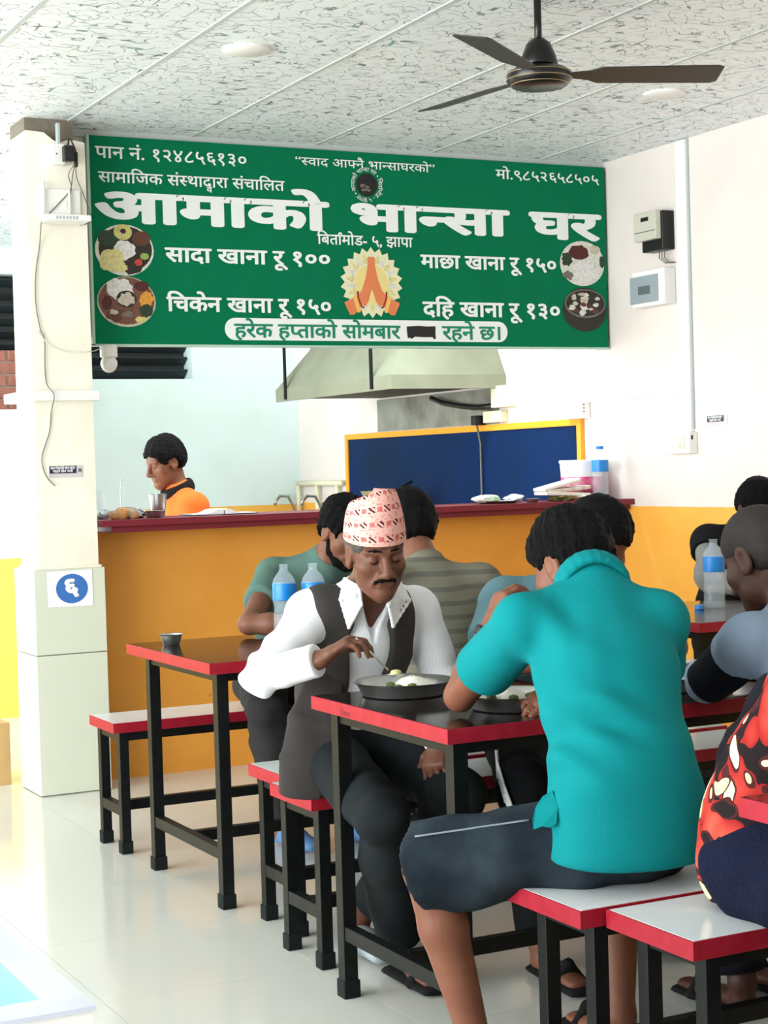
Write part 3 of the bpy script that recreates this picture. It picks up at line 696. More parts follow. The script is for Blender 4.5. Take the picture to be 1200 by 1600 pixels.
# pipes and taps
tp = thing('water_pipes', (4.97, 10.6, .90), 'cream water pipe with two chrome taps in the kitchen corner', 'pipe')
MB().tube([(4.965, 11.06, 1.236), (4.965, 10.34, 1.236)], .018, 10).build('pipe', MATS['cream_plastic'], tp, smooth=True)
for yy in (11.05, 10.74, 10.42): MB().tube([(4.965, yy, .90), (4.965, yy, 1.236)], .016, 10).build('pipe', MATS['cream_plastic'], tp, smooth=True)
mat('chrome', (170, 176, 178), .12, metal=1.)
for yy in (11.0, 10.55):
    MB().tube([(4.95, yy, .92), (4.90, yy, 1.08), (4.86, yy, 1.15), (4.80, yy, 1.155), (4.765, yy, 1.12), (4.76, yy, 1.09)], .011, 8).build('tap', MATS['chrome'], tp, smooth=True)
# cable and boxes under the hood
jb = thing('junction_box', (4.98, 8.24, 1.64), 'cream junction box beside the hood on the kitchen wall', 'box')
MB().box((4.93, 8.165, 1.645), (4.999, 8.325, 1.765), .004).build('box_body', MATS['cream_plastic'], jb)
MB().lathe((0, 0, 0), [(0, 0)], 4)
MB().box((4.926, 8.225, 1.69), (4.931, 8.265, 1.72)).build('knob', MATS['grey_plastic'], jb)
so = thing('wall_socket', (4.98, 8.36, 1.53), 'cream socket with black plug above the blue board', 'socket')
MB().box((4.955, 8.26, 1.565), (4.999, 8.46, 1.630), .004).build('plate', MATS['cream_plastic'], so)
MB().box((4.915, 8.48, 1.555), (4.985, 8.53, 1.61), .004).build('plug', MATS['black_plastic'], so)
MB().tube([(4.94, 8.505, 1.56), (4.965, 8.51, 1.45), (4.97, 8.52, 1.2), (4.965, 8.51, .92)], .006, 6).build('cord', MATS['wire'], so, smooth=True)
o = MB().tube([(4.95, 9.05, 1.735), (4.94, 8.9, 1.70), (4.93, 8.7, 1.675), (4.93, 8.5, 1.655), (4.94, 8.40, 1.655), (4.96, 8.34, 1.66)], .016, 8).build('hood_cable', MATS['black_plastic'], None, (4.95, 8.7, 1.66), smooth=True); tag(o, 'thick black cable sagging below the hood to the junction box', 'cable')
# trunking along the right wall, socket box, riser, switchboard, meter, breaker box, sticker
o = MB().box((4.985, 6.66, 1.634), (4.9995, 8.15, 1.662), .002).build('cable_trunking', MATS['white_plastic'], None, (4.99, 7.4, 1.634)); tag(o, 'white trunking running level along the right wall into the kitchen', 'trunking')
ri = thing('cable_riser', (4.99, 6.61, 1.46), 'white upright trunking from ceiling to switchboard on the right wall', 'trunking')
MB().box((4.978, 6.572, 1.456), (4.9995, 6.640, H_CEIL-.005), .003).build('trunk', MATS['white_plastic'], ri)
MB().box((4.988, 6.641, 1.456), (4.9995, 6.662, H_CEIL-.005), .003).build('trunk', MATS['white_plastic'], ri)
MB().box((4.990, 6.566, 1.47), (4.9995, 6.571, H_CEIL-.003)).build('seam_line', MATS['grey_plastic'], ri)
sb = thing('socket_box', (4.97, 7.52, 1.55), 'white box socket at the end of the blue board', 'socket')
MB().box((4.945, 7.44, 1.553), (4.999, 7.60, 1.650), .004).build('box_body', MATS['white_plastic'], sb)
for k in range(3): MB().box((4.956, 7.4385, 1.585+k*.018), (4.962, 7.4402, 1.592+k*.018)).build('pin_hole', MATS['black_plastic'], sb)
sw = thing('switchboard', (4.97, 6.65, 1.355), 'white switchboard under the upright trunking on the right wall', 'switch')
MB().box((4.95, 6.552, 1.355), (4.999, 6.756, 1.455), .004).build('box_body', MATS['white_plastic'], sw)
for k in range(4): MB().box((4.945, 6.62+.026*k, 1.380+.03*(k % 2)), (4.951, 6.64+.026*k, 1.405+.03*(k % 2)), .002).build('switch', MATS['white_plastic'] if k else MATS['cream_plastic'], sw)
MB().box((4.946, 6.585, 1.372), (4.951, 6.612, 1.43)).build('socket_face', MATS['cream_plastic'], sw)
MB().box((4.962, 6.5505, 1.42), (4.972, 6.5525, 1.44)).build('pin_hole', MATS['black_plastic'], sw)
me_ = thing('electricity_meter', (4.93, 6.77, 2.32), 'black electricity meter with clear cover high on the right wall', 'meter')
MB().box((4.93, 6.69, 2.325), (4.999, 6.86, 2.510), .006).build('case', MATS['black_plastic'], me_)
MB().box((4.895, 6.70, 2.375), (4.9298, 6.875, 2.512), .006).build('cover', mat('meter_cover', (196, 194, 180), .15, spec=.6), me_)
MB().box((4.8935, 6.755, 2.466), (4.8949, 6.815, 2.485)).build('counter_window', MATS['black_plastic'], me_)
MB().box((4.8935, 6.705, 2.415), (4.8949, 6.868, 2.419)).build('cover_seam', MATS['wire'], me_)
for k in range(3): MB().tube([(4.96, 6.72+.02*k, 2.33), (4.955, 6.715+.02*k, 2.29), (4.97, 6.70+.015*k, 2.265), (4.99, 6.68, 2.262)], .003, 6).build('lead', MATS['wire'], me_)
br = thing('breaker_box', (4.95, 6.82, 2.07), 'white breaker box with grey window on the right wall', 'breaker box')
MB().box((4.93, 6.69, 2.068), (4.999, 6.95, 2.240), .005).build('case', MATS['white_plastic'], br)
MB().box((4.920, 6.735, 2.085), (4.9299, 6.955, 2.215), .004).build('window', mat('smoked', (150, 162, 168), .12, spec=.6), br)
MB().box((4.9185, 6.79, 2.125), (4.9198, 6.885, 2.165)).build('breaker_row', mat('smoked2', (96, 104, 108), .3), br)
mat('sticker_purple', (52, 44, 84), .4); mat('sticker_pale', (206, 200, 202), .4)
s1 = thing('wall_sticker', (4.999, 6.4, 1.48), 'small purple lettered sticker on the right wall', 'sticker')
MB().box((4.9975, 6.325, 1.480), (4.9995, 6.476, 1.527)).build('backing', MATS['sticker_pale'], s1)
MB().box((4.9968, 6.352, 1.497), (4.9975, 6.474, 1.525)).build('purple_field', MATS['sticker_purple'], s1)
def stick_text(parent, xs, y, plane, z):
    for s, a0, a1, zt, zb in xs: lettering(parent, s, a0, a1, zt, zb, y, MATS['print_white'], .03, plane)
stick_text(s1, [('खाना िनकालेको खाना छाडन', 6.468, 6.362, 1.5225, 1.513), ('पाइने छैन भनौ', 6.456, 6.372, 1.509, 1.4995)], 4.9962, 'side', 0)
s2 = thing('wall_sticker', (2.1, 7.06, 1.33), 'small purple lettered sticker on the white pillar', 'sticker')
MB().box((2.034, 7.0575, 1.328), (2.178, 7.0605, 1.378)).build('backing', MATS['sticker_pale'], s2)
MB().box((2.036, 7.0568, 1.345), (2.152, 7.0575, 1.376)).build('purple_field', MATS['sticker_purple'], s2)
MB().box((2.160, 7.0568, 1.350), (2.174, 7.0575, 1.364)).build('picture', MATS['wire'], s2)
stick_text(s2, [('खाना िनकालेको खाना छाडन', 2.040, 2.146, 1.3725, 1.363), ('पाइने छैन भनौ', 2.05, 2.136, 1.3585, 1.3495)], 7.0562, 'front', 0)
# number sheet on the pillar
pp = thing('number_sheet', (2.1, 7.04, .79), 'white sheet with a blue disc and white numeral on the tiled pillar', 'notice')
mesh_obj('sheet', [(2.004, 7.040, .936), (2.006, 7.040, .788), (2.200, 7.040, .786), (2.199, 7.040, .938)], [[0, 1, 2, 3]], MATS['paper'], pp)
mat('notice_blue', (58, 112, 184), .5)
mesh_obj('disc', [(2.110+.069*math.cos(2*math.pi*k/36), 7.0394, .862+.062*math.sin(2*math.pi*k/36)) for k in range(36)], [list(range(36))], MATS['notice_blue'], pp)
lettering(pp, '६', 2.078, 2.140, .900, .836, 7.0388, MATS['print_white'], .05, name='numeral')

# ------------------------------------------------------------------ things on the pillar
ro = thing('wifi_router', (2.12, 7.0, 2.39), 'white router with aerials on the pillar beside the banner', 'router')
MB().rbox((2.118, 6.985, 2.396), (.19, .12, .026), Matrix.Rotation(R(0), 3, 'X'), .006).build('case', MATS['white_plastic'], ro)
for k in range(7): MB().box((2.062+.014*k, 6.9240, 2.388), (2.071+.014*k, 6.9252, 2.401)).build('vent_slot', MATS['grey_plastic'], ro)
for x0, x1, zz in ((2.040, 2.048, 2.56), (2.152, 2.156, 2.53)): MB().tube([(x0, 7.03, 2.405), (x1-.002, 7.035, zz)], .006, 8).build('aerial', MATS['white_plastic'], ro, smooth=True)
o = MB().box((2.045, 7.045, 2.41), (2.205, 7.0595, 2.53), .004).build('router_bracket', MATS['white_paint'], None, (2.12, 7.05, 2.41)); tag(o, 'flat white backing board behind the router', 'board')
sk = thing('pillar_socket', (2.10, 7.04, 2.63), 'white socket box high on the pillar', 'socket')
MB().box((2.085, 7.005, 2.628), (2.135, 7.0595, 2.712), .004).build('box_body', MATS['white_plastic'], sk)
MB().box((2.094, 7.0036, 2.666), (2.099, 7.0052, 2.672)).build('pin_hole', MATS['black_plastic'], sk)
MB().box((2.108, 7.02, 2.71), (2.118, 7.05, 2.80)).build('conduit', MATS['grey_plastic'], sk)
ad = thing('power_adapter', (2.14, 6.98, 2.63), 'black power adapter plugged in high on the pillar', 'adapter')
MB().box((2.118, 6.965, 2.635), (2.162, 7.004, 2.700), .005).build('brick_case', MATS['black_plastic'], ad)
MB().box((2.168, 6.985, 2.615), (2.182, 7.01, 2.678), .004).build('second_plug', MATS['black_plastic'], ad)
MB().tube([(2.14, 6.985, 2.70), (2.145, 6.985, 2.73), (2.155, 6.985, 2.722), (2.165, 6.985, 2.70), (2.175, 6.99, 2.675)], .004, 6).build('lead', MATS['black_plastic'], ad)
for nm, pts, lab in (('router_wire', [(2.165, 6.98, 2.625), (2.152, 7.03, 2.59), (2.165, 7.04, 2.545), (2.160, 7.04, 2.51), (2.15, 7.04, 2.48), (2.152, 7.043, 2.44)], 'thin dark wire from the adapter down to the router'),
                     ('router_wire', [(2.168, 6.985, 2.625), (2.172, 7.04, 2.59), (2.162, 7.045, 2.53), (2.11, 7.04, 2.47), (2.06, 7.04, 2.42)], 'thin grey wire slanting from the adapter to the router end'),
                     ('banner_wire', [(2.172, 6.985, 2.62), (2.19, 7.04, 2.58), (2.225, 7.05, 2.50), (2.245, 7.05, 2.44), (2.245, 7.05, 2.40), (2.20, 7.05, 2.383)], 'thin dark wire bowed beside the banner edge'),
                     ('hanging_wire', [(2.02, 7.00, 2.385), (2.025, 7.05, 2.30), (2.005, 7.052, 2.18), (2.0, 7.052, 2.06), (2.015, 7.052, 1.95), (2.032, 7.052, 1.90), (2.03, 7.052, 1.80), (2.035, 7.052, 1.72), (2.05, 7.0, 1.67), (2.05, 7.052, 1.60), (2.04, 7.052, 1.52), (2.005, 7.052, 1.42), (2.01, 7.052, 1.36), (2.03, 7.052, 1.32), (2.055, 7.05, 1.295)], 'long loose grey wire trailing down the pillar'),
                     ('bulb_wire', [(2.00, 7.052, 1.94), (2.06, 7.05, 1.875), (2.14, 7.05, 1.852), (2.23, 7.05, 1.855), (2.29, 7.15, 1.87), (2.34, 7.22, 1.885)], 'thin white wire from the pillar to the round bulb')):
    # smooth the path
    P_ = [Vector(p) for p in pts]; q = []
    for i in range(len(P_)-1):
        p0, p1, p2, p3 = P_[max(i-1, 0)], P_[i], P_[i+1], P_[min(i+2, len(P_)-1)]
        for k in range(5):
            t = k/5; q.append(.5*((2*p1)+(-p0+p2)*t+(2*p0-5*p1+4*p2-p3)*t*t+(-p0+3*p1-3*p2+p3)*t**3))
    q.append(P_[-1])
    o = MB().tube(q, .0022, 6).build(nm, MATS['wire_white'] if nm == 'bulb_wire' else MATS['wire'], None, pts[0], smooth=True); tag(o, lab, 'wire')
bu = thing('light_bulb', (2.377, 7.262, 1.90), 'unlit round white bulb in a white holder below the banner corner', 'lamp')
MB().lathe((2.377, 7.265, 1.845), [(.034, 0), (.038, .004), (.038, .050), (.034, .054)], 24).build('holder', MATS['white_plastic'], bu, auto=True)
MB().lathe((2.377, 7.265, 1.778), [(0, 0), (.014, .003), (.028, .014), (.037, .034), (.036, .050), (.028, .064), (.026, .07)], 24).build('globe', mat('bulb_white', (240, 240, 238), .3), bu, smooth=True)

# cardboard box left of the pillar
cb = thing('cardboard_box', (1.80, 7.6, 0), 'open cardboard box on the floor left of the pillar', 'box')
x0, x1, y0, y1, h = 1.45, 1.925, 7.42, 7.85, .27
for lo, hi in (((x0, y0, 0), (x1, y0+.008, h)), ((x0, y1-.008, 0), (x1, y1, h)), ((x0, y0+.008, 0), (x0+.008, y1-.008, h)), ((x1-.008, y0+.008, 0), (x1, y1-.008, h)), ((x0+.008, y0+.008, 0), (x1-.008, y1-.008, .008))):
    MB().box(lo, hi).build('side', MATS['cardboard'], cb)

# white basin stand, bottom left
bs = thing('basin_stand', (.2, 2.3, 0), 'white marble-rimmed basin with pale blue inside at the bottom left corner', 'basin')
X0, X1, Y0, Y1, zt = -.45, .588, 1.920, 2.62, .72; i0, i1, j0, j1 = -.36, .543, 1.978, 2.52
for lo, hi in (((X0, Y0, zt-.006), (X1, j0, zt)), ((X0, j1, zt-.006), (X1, Y1, zt)), ((X0, j0, zt-.006), (i0, j1, zt)), ((i1, j0, zt-.006), (X1, j1, zt))):
    MB().box(lo, hi).build('rim', MATS['marble'], bs)
MB().box((X0, Y0+.005, 0), (X1-.004, j0-.004, zt-.006)).box((X0, j1, 0), (X1-.004, Y1-.005, zt-.006)).box((i1, j0-.004, 0), (X1-.004, j1, zt-.006)).box((X0, j0-.004, 0), (i0, j1, zt-.006)).build('body', MATS['white_paint'], bs)
MB().box((i0, j0, .40), (i1, j1, .42)).box((i0, j0-.003, .42), (i1, j0, zt-.006)).box((i0, j1-.0005, .42), (i1, j1+.003, zt-.006)).box((i1-.0005, j0, .42), (i1+.003, j1, zt-.006)).box((i0-.003, j0, .42), (i0, j1, zt-.006)).build('bowl', MATS['basin_blue'], bs)

# ceiling fan and round ceiling lights
mat('fan_brown', (14, 12, 12), .3, spec=.5); mat('fan_line', (160, 140, 110), .3, metal=.6)
fn = thing('ceiling_fan', (3.047, 4.78, 2.55), 'black ceiling fan with thin gold rings hanging from the patterned ceiling', 'fan')
fx, fy = 3.047, 4.78
MB().tube([(fx, fy, 2.66), (fx, fy, H_CEIL)], .0125, 12).build('down_rod', MATS['fan_brown'], fn, smooth=True)
MB().lathe((fx, fy, 2.618), [(.060, 0), (.062, .006), (.056, .03), (.040, .07), (.020, .088), (.014, .09)], 28).build('canopy_cup', MATS['fan_brown'], fn, auto=True)
MB().lathe((fx, fy, 2.55), [(.03, -.002), (.085, 0), (.100, .012), (.106, .025), (.104, .045), (.085, .058), (.05, .066), (.045, .075)], 40).build('motor', MATS['fan_brown'], fn, auto=True)
for rr, zz in ((.1065, 2.573), (.0925, 2.556), (.1045, 2.592)):
    MB().tube([(fx+rr*math.cos(2*math.pi*k/40), fy+rr*math.sin(2*math.pi*k/40), zz) for k in range(40)], .0018, 6, closed=True).build('trim_ring', MATS['fan_line'], fn, smooth=True)
mat('fan_blade', (40, 36, 34), .4)
for k in range(3):
    a = R(-22)+k*2*math.pi/3; ca, sa = math.cos(a), math.sin(a)
    poly_ = [(.10, -.018), (.16, -.030), (.20, -.055), (.58, -.062), (.60, -.05), (.60, .05), (.58, .062), (.20, .055), (.16, .030), (.10, .018)]
    vs = [(fx+ca*u_-sa*v_, fy+sa*u_+ca*v_, 2.585-v_*.22) for u_, v_ in poly_]
    MB().prism(vs, (0, 0, .004)).build('blade', MATS['fan_blade'], fn)
for (x, y_), lab in zip(((2.412, 5.70), (4.30, 5.80)), ('flat round white ceiling light on the left of the ceiling', 'flat round white ceiling light beside the right wall')):
    o = MB().lathe((x, y_, H_CEIL-.012), [(.0, 0), (.08, 0), (.086, .004), (.086, .012)], 32).build('ceiling_light', MATS['white_plastic'], None, (x, y_, H_CEIL-.012), auto=True); tag(o, lab, 'ceiling light')
# tube lamp behind the sign (kitchen side)
tl = thing('tube_lamp', (3.75, 7.72, 2.73), 'white tube lamp fixed behind the banner in the kitchen', 'lamp')
MB().box((2.9, 7.70, 2.78), (4.6, 7.74, H_CEIL)).build('batten', MATS['white_plastic'], tl)
MB().tube([(2.95, 7.72, 2.755), (4.55, 7.72, 2.755)], .013, 10).build('tube', mat('tube_glow', (235, 250, 255), .4, emit=6), tl, smooth=True)
# ------------------------------------------------------------------ people: implicit surfaces meshed with surface nets
V3 = lambda p: np.array(p, float)
def unit(v): v = V3(v); return v/np.linalg.norm(v)
class Sdf:
    def __init__(s, h=.006): s.h = h; s.ops = []; s.post = []; s.cuts = []
    def _u(s, lo, hi, fn, k, op): s.ops.append((op, lo, hi, fn, k)); return s
    def seg(s, a, b, ra, rb=None, side=None, fa=1., fb=None, k=.012, op='u'):
        """tapered capsule; side+f flatten: radius along side is r, across it r*f"""
        a, b = V3(a), V3(b); rb = ra if rb is None else rb; fb = fa if fb is None else fb
        ax = b-a; L = np.linalg.norm(ax); L = max(L, 1e-6); axn = ax/L
        R_ = max(ra, rb)*max(1, fa, fb)
        if side is not None:
            sd = V3(side); sd = sd-axn*(sd@axn); sd /= np.linalg.norm(sd); ot = np.cross(axn, sd)
        def fn(X, Y, Z):
            qx, qy, qz = X-a[0], Y-a[1], Z-a[2]
            t = np.clip((qx*axn[0]+qy*axn[1]+qz*axn[2])/L, 0, 1); r = ra+(rb-ra)*t
            qx = qx-t*ax[0]; qy = qy-t*ax[1]; qz = qz-t*ax[2]
            if side is None: return np.sqrt(qx*qx+qy*qy+qz*qz)-r
            f = fa+(fb-fa)*t
            u = qx*sd[0]+qy*sd[1]+qz*sd[2]; v = qx*ot[0]+qy*ot[1]+qz*ot[2]; w_ = qx*axn[0]+qy*axn[1]+qz*axn[2]
            rf = r*f; rm = np.minimum(r, rf)
            k0 = np.sqrt((u/r)**2+(v/rf)**2+(w_/rm)**2)+1e-9; k1 = np.sqrt((u/r**2)**2+(v/rf**2)**2+(w_/rm**2)**2)+1e-9
            return k0*(k0-1)/k1
        return s._u(np.minimum(a, b)-R_, np.maximum(a, b)+R_, fn, k, op)
    def chain(s, pts, rs, **kw):
        for i in range(len(pts)-1): s.seg(pts[i], pts[i+1], rs[i], rs[i+1], **kw)
        return s
    def ell(s, c, r, rot=None, k=.012, op='u'):
        c = V3(c); r = V3(r); M_ = np.eye(3) if rot is None else np.array(rot, float)   # columns = local axes
        R_ = r.max()
        def fn(X, Y, Z):
            x, y_, z = X-c[0], Y-c[1], Z-c[2]
            u = [(x*M_[0, i]+y_*M_[1, i]+z*M_[2, i]) for i in range(3)]
            k0 = np.sqrt(sum((u[i]/r[i])**2 for i in range(3)))+1e-9; k1 = np.sqrt(sum((u[i]/r[i]**2)**2 for i in range(3)))+1e-9
            return k0*(k0-1)/k1
        return s._u(c-R_, c+R_, fn, k, op)
    def cut(s, p, n): s.cuts.append((V3(p), unit(n), None)); return s          # removes the side n points to
    def cutnear(s, p, n, c, rad): s.cuts.append((V3(p), unit(n), (V3(c), rad))); return s
    def disp(s, fn): s.post.append(fn); return s
    def mesh(s):
        h = s.h; pad = 4*h
        us = [o for o in s.ops if o[0] == 'u']
        lo = np.min([o[1] for o in us], 0)-pad; hi = np.max([o[2] for o in us], 0)+pad
        n = np.ceil((hi-lo)/h).astype(int)+1
        D = np.full(n, 1., np.float32)
        ax = [lo[i]+h*np.arange(n[i]) for i in range(3)]
        for op, a, b, fn, k in s.ops:
            m_ = k+3*h
            i0 = np.clip(np.floor((a-m_-lo)/h).astype(int), 0, n-1); i1 = np.clip(np.ceil((b+m_-lo)/h).astype(int)+1, 1, n)
            if np.any(i1 <= i0): continue
            sl = tuple(slice(i0[i], i1[i]) for i in range(3))
            d = fn(ax[0][sl[0]][:, None, None], ax[1][sl[1]][None, :, None], ax[2][sl[2]][None, None, :]).astype(np.float32)
            c = D[sl]
            if op == 'u':
                hh = np.maximum(k-np.abs(c-d), 0)/max(k, 1e-6); D[sl] = np.minimum(c, d)-hh*hh*k*.25
            else:
                d = -d; hh = np.maximum(k-np.abs(c-d), 0)/max(k, 1e-6); D[sl] = np.maximum(c, d)+hh*hh*k*.25
        if s.post:
            idx = np.nonzero(np.abs(D) < .045); p = np.stack([ax[i][idx[i]] for i in range(3)], 1)
            for fn in s.post: D[idx] += fn(p).astype(np.float32)
        for p, nn, near in s.cuts:
            pl_ = (nn[0]*(ax[0]-p[0]))[:, None, None]+(nn[1]*(ax[1]-p[1]))[None, :, None]+(nn[2]*(ax[2]-p[2]))[None, None, :]
            if near is not None:
                c, rad = near
                r2 = ((ax[0]-c[0])**2)[:, None, None]+((ax[1]-c[1])**2)[None, :, None]+((ax[2]-c[2])**2)[None, None, :]
                pl_ = np.minimum(pl_, rad-np.sqrt(r2))
            pl_ = pl_.astype(np.float32); kk = max(.008, 1.6*h); hh = np.maximum(kk-np.abs(D-pl_), 0)/kk; D = np.maximum(D, pl_)+hh*hh*kk*.25
        return nets(D, lo, h)
def nets(D, lo, h):
    S = D < 0
    C = np.zeros(tuple(np.array(D.shape)-1), np.int8)
    for i in (0, 1):
        for j in (0, 1):
            for k in (0, 1): C += S[i:D.shape[0]-1+i, j:D.shape[1]-1+j, k:D.shape[2]-1+k]
    act = np.nonzero((C > 0) & (C < 8)); idx = np.full(C.shape, -1, np.int32); N_ = len(act[0]); idx[act] = np.arange(N_)
    cor = [(i, j, k) for i in (0, 1) for j in (0, 1) for k in (0, 1)]
    val = np.stack([D[act[0]+c[0], act[1]+c[1], act[2]+c[2]] for c in cor], 1).astype(float)
    P_ = np.zeros((N_, 3)); cnt = np.zeros(N_)
    for a in range(8):
        for b in range(a+1, 8):
            d = [cor[b][q]-cor[a][q] for q in range(3)]
            if sum(map(abs, d)) != 1: continue
            va, vb = val[:, a], val[:, b]; m_ = (va < 0) != (vb < 0)
            t = va[m_]/(va[m_]-vb[m_]); P_[m_] += np.array(cor[a])[None]+t[:, None]*np.array(d)[None]; cnt[m_] += 1
    P_ /= cnt[:, None]
    verts = (np.stack(act, 1)+P_)*h+lo
    F_ = []
    for ax_ in range(3):
        s0 = [slice(1, -1)]*3; s1 = [slice(1, -1)]*3; s0[ax_] = slice(0, -1); s1[ax_] = slice(1, None)
        A = S[tuple(s0)]; B = S[tuple(s1)]
        e = np.nonzero(A != B); flip = A[e]
        e = [e[q]+(0 if q == ax_ else 1) for q in range(3)]
        o1, o2 = [(1, 2), (2, 0), (0, 1)][ax_]
        def cell(d1, d2):
            c = [e[0].copy(), e[1].copy(), e[2].copy()]; c[o1] = c[o1]+d1; c[o2] = c[o2]+d2; return idx[tuple(c)]
        q = np.stack([cell(-1, -1), cell(0, -1), cell(0, 0), cell(-1, 0)], 1)
        q[~flip] = q[~flip][:, ::-1]
        q = q[(q >= 0).all(1)]
        F_.append(q)
    return verts, np.vstack(F_)
def fast_mesh(name, v, f, m, parent=None, base=None):
    me = bpy.data.meshes.new(name); o0 = np.array(org(parent) if parent else Vector(base))
    me.vertices.add(len(v)); me.vertices.foreach_set('co', (v-o0).astype(np.float32).ravel())
    me.loops.add(f.size); me.loops.foreach_set('vertex_index', f.astype(np.int32).ravel())
    me.polygons.add(len(f)); me.polygons.foreach_set('loop_start', np.arange(0, f.size, 4, dtype=np.int32))
    me.update(calc_edges=True); me.validate()
    me.polygons.foreach_set('use_smooth', np.ones(len(me.polygons), bool)); me.materials.append(m)
    o = bpy.data.objects.new(name, me); COL.objects.link(o)
    if parent: o.parent = parent
    else: o.location = Vector(base)
    return o
def folds(seed, amp=.003, freq=55, dirs=None, n=5):
    rn = np.random.RandomState(seed); K = []
    for i in range(n):
        d = unit(V3(dirs[i % len(dirs)])+rn.normal(0, .25, 3)) if dirs is not None else unit(rn.normal(0, 1, 3))
        K.append((d*freq*rn.uniform(.6, 1.5), rn.uniform(0, 6.28), rn.uniform(.5, 1)))
    def fn(p):
        o = 0; wob = np.sin(p@V3((9, 13, 7))+seed)*.9
        for kv, ph, am in K: o = o+am*np.sin(p@kv+ph+wob)
        return amp*o/n**.5
    return fn
def bell(c, rad, fn):
    c = V3(c)
    return lambda p: fn(p)*np.exp(-((p-c)**2).sum(1)/(rad*rad))

def frame(f, upv=(0, 0, 1), tilt=0.):
    """columns: right-hand side (x), forward (y), up (z)"""
    f = unit(f); x = unit(np.cross(f, upv)); u = np.cross(x, f)
    if tilt:
        c, s_ = math.cos(tilt), math.sin(tilt); x, u = x*c+u*s_, u*c-x*s_
    return np.stack([x, f, u], 1)
def head_ops(S, c, F, sc=1., detail=True, nose=1.):
    c = V3(c); L = lambda x, y_, z: c+F@(V3((x, y_, z))*sc)
    E = lambda x, y_, z, r, k=.012, op='u': S.ell(L(x, y_, z), V3(r)*sc, F, k, op)
    E(0, -.010, .038, (.074, .094, .082)); E(0, .030, -.028, (.059, .062, .086), .03)
    S.seg(L(-.030, .030, -.068), L(0, .066, -.096), .030*sc, .022*sc, k=.03); S.seg(L(.030, .030, -.068), L(0, .066, -.096), .030*sc, .022*sc, k=.03)
    for s_ in (-1, 1):
        E(s_*.074, -.008, -.004, (.010, .022, .034), .008); E(s_*.082, -.004, 0, (.006, .012, .020), .006, 's')
        S.ell(L(s_*.076, -.002, -.030), V3((.008, .010, .012))*sc, F, .006)
        E(s_*.044, .052, -.022, (.024, .026, .022), .025)
    if not detail:
        S.seg(L(0, .084, .010), L(0, .106, -.034), .010*sc, .014*sc, k=.012); return
    for s_ in (-1, 1):
        S.ell(L(s_*.033, .096, .006), V3((.021, .016, .014))*sc, F, .016, 's')
        S.ell(L(s_*.032, .0755, .004), V3((.0155, .0150, .0125))*sc, F, .005)
        S.seg(L(s_*.014, .0885, .027), L(s_*.050, .074, .026), .0085*sc, .007*sc, k=.012)
        S.ell(L(s_*.0135, .1000, -.036), V3((.0095, .012, .0085))*sc, F, .006)
        S.seg(L(s_*.020, .094, -.040), L(s_*.034, .078, -.066), .004*sc, .003*sc, k=.012)
    S.seg(L(0, .088, .020), L(0, .111*nose, -.028), .0085*sc, .0125*sc, k=.012); S.ell(L(0, .1115*nose, -.031), V3((.0125, .012, .011))*sc, F, .008)
    S.seg(L(-.017, .0905, -.0575), L(.017, .0905, -.0575), .0055*sc, k=.007); S.seg(L(-.015, .090, -.0675), L(.015, .090, -.0675), .0065*sc, k=.007)
    S.seg(L(-.021, .0975, -.0622), L(.021, .0975, -.0622), .0018*sc, k=.003, op='s')
    S.ell(L(0, .078, -.094), V3((.020, .016, .014))*sc, F, .014)

def hand_ops(S, wrist, d, n, right, curl=(.5, .6, .4), spread=.08, size=1., thumb=(.5, .3), k=.006, lag=(0, 0, 0, 0)):
    """wrist point, d towards knuckles, n palm normal; curl = bend at each of the three joints"""
    w_ = V3(wrist); d = unit(d); n = V3(n); n = unit(n-d*(n@d)); t = np.cross(d, n)*(1 if right else -1)
    s_ = size
    S.seg(w_-d*.02*s_, w_+d*.03*s_, .024*s_, .030*s_, side=t, fa=.72, fb=.55, k=.012)
    S.seg(w_+d*.03*s_, w_+d*.082*s_, .033*s_, .037*s_, side=t, fa=.48, fb=.38, k=.012)
    S.seg(w_+d*.025*s_+t*.018*s_+n*.006, w_+d*.06*s_+t*.028*s_+n*.008, .016*s_, .013*s_, k=.014)
    tips = []
    for i, (off, ln, rr) in enumerate(((.029, .070, .0088), (.0095, .078, .0092), (-.0105, .072, .0086), (-.029, .056, .0076))):
        base = w_+d*(.090-.004*abs(i-1)-(.006 if i == 3 else 0))*s_+t*off*s_
        ang = spread*(1.5-i)/1.5; dd = unit(d*math.cos(ang)+t*math.sin(ang)); m_ = n.copy(); p = base; r_ = rr*s_
        S.seg(base-d*.02*s_, base, r_*1.05, r_*1.08, k=k)
        for j, fr in enumerate((.46, .30, .24)):
            a = curl[j]+lag[i]*(.6 if j else 1)
            dd, m_ = dd*math.cos(a)+m_*math.sin(a), m_*math.cos(a)-dd*math.sin(a)
            q = p+dd*ln*fr*s_; S.seg(p, q, r_*(1-.07*j), r_*(1-.07*(j+1)), k=k*.6); p = q
        tips.append(p)
    p = w_+d*.028*s_+t*.026*s_+n*.006*s_; dd = unit(t*.75+d*.65+n*.25)
    for j, (ln, rr) in enumerate(((.036, .0115), (.030, .0100), (.024, .0088))):
        q = p+dd*ln*s_; S.seg(p, q, rr*s_, rr*.93*s_, k=.006); p = q
        a = thumb[min(j, 1)]; dd = unit(dd+(d*.5+n*.6-t*.25)*a)
    return tips
SK = lambda n, c, c2: mat(n, c, .48, spec=.35, noise=(18, .45, c2), bump=(220, .06))
SK('skin_old', (106, 67, 49), (76, 44, 32)); SK('skin_tan', (124, 78, 58), (102, 60, 45)); SK('skin_dark', (76, 47, 37), (56, 34, 27)); SK('skin_mid', (122, 80, 62), (98, 60, 45))
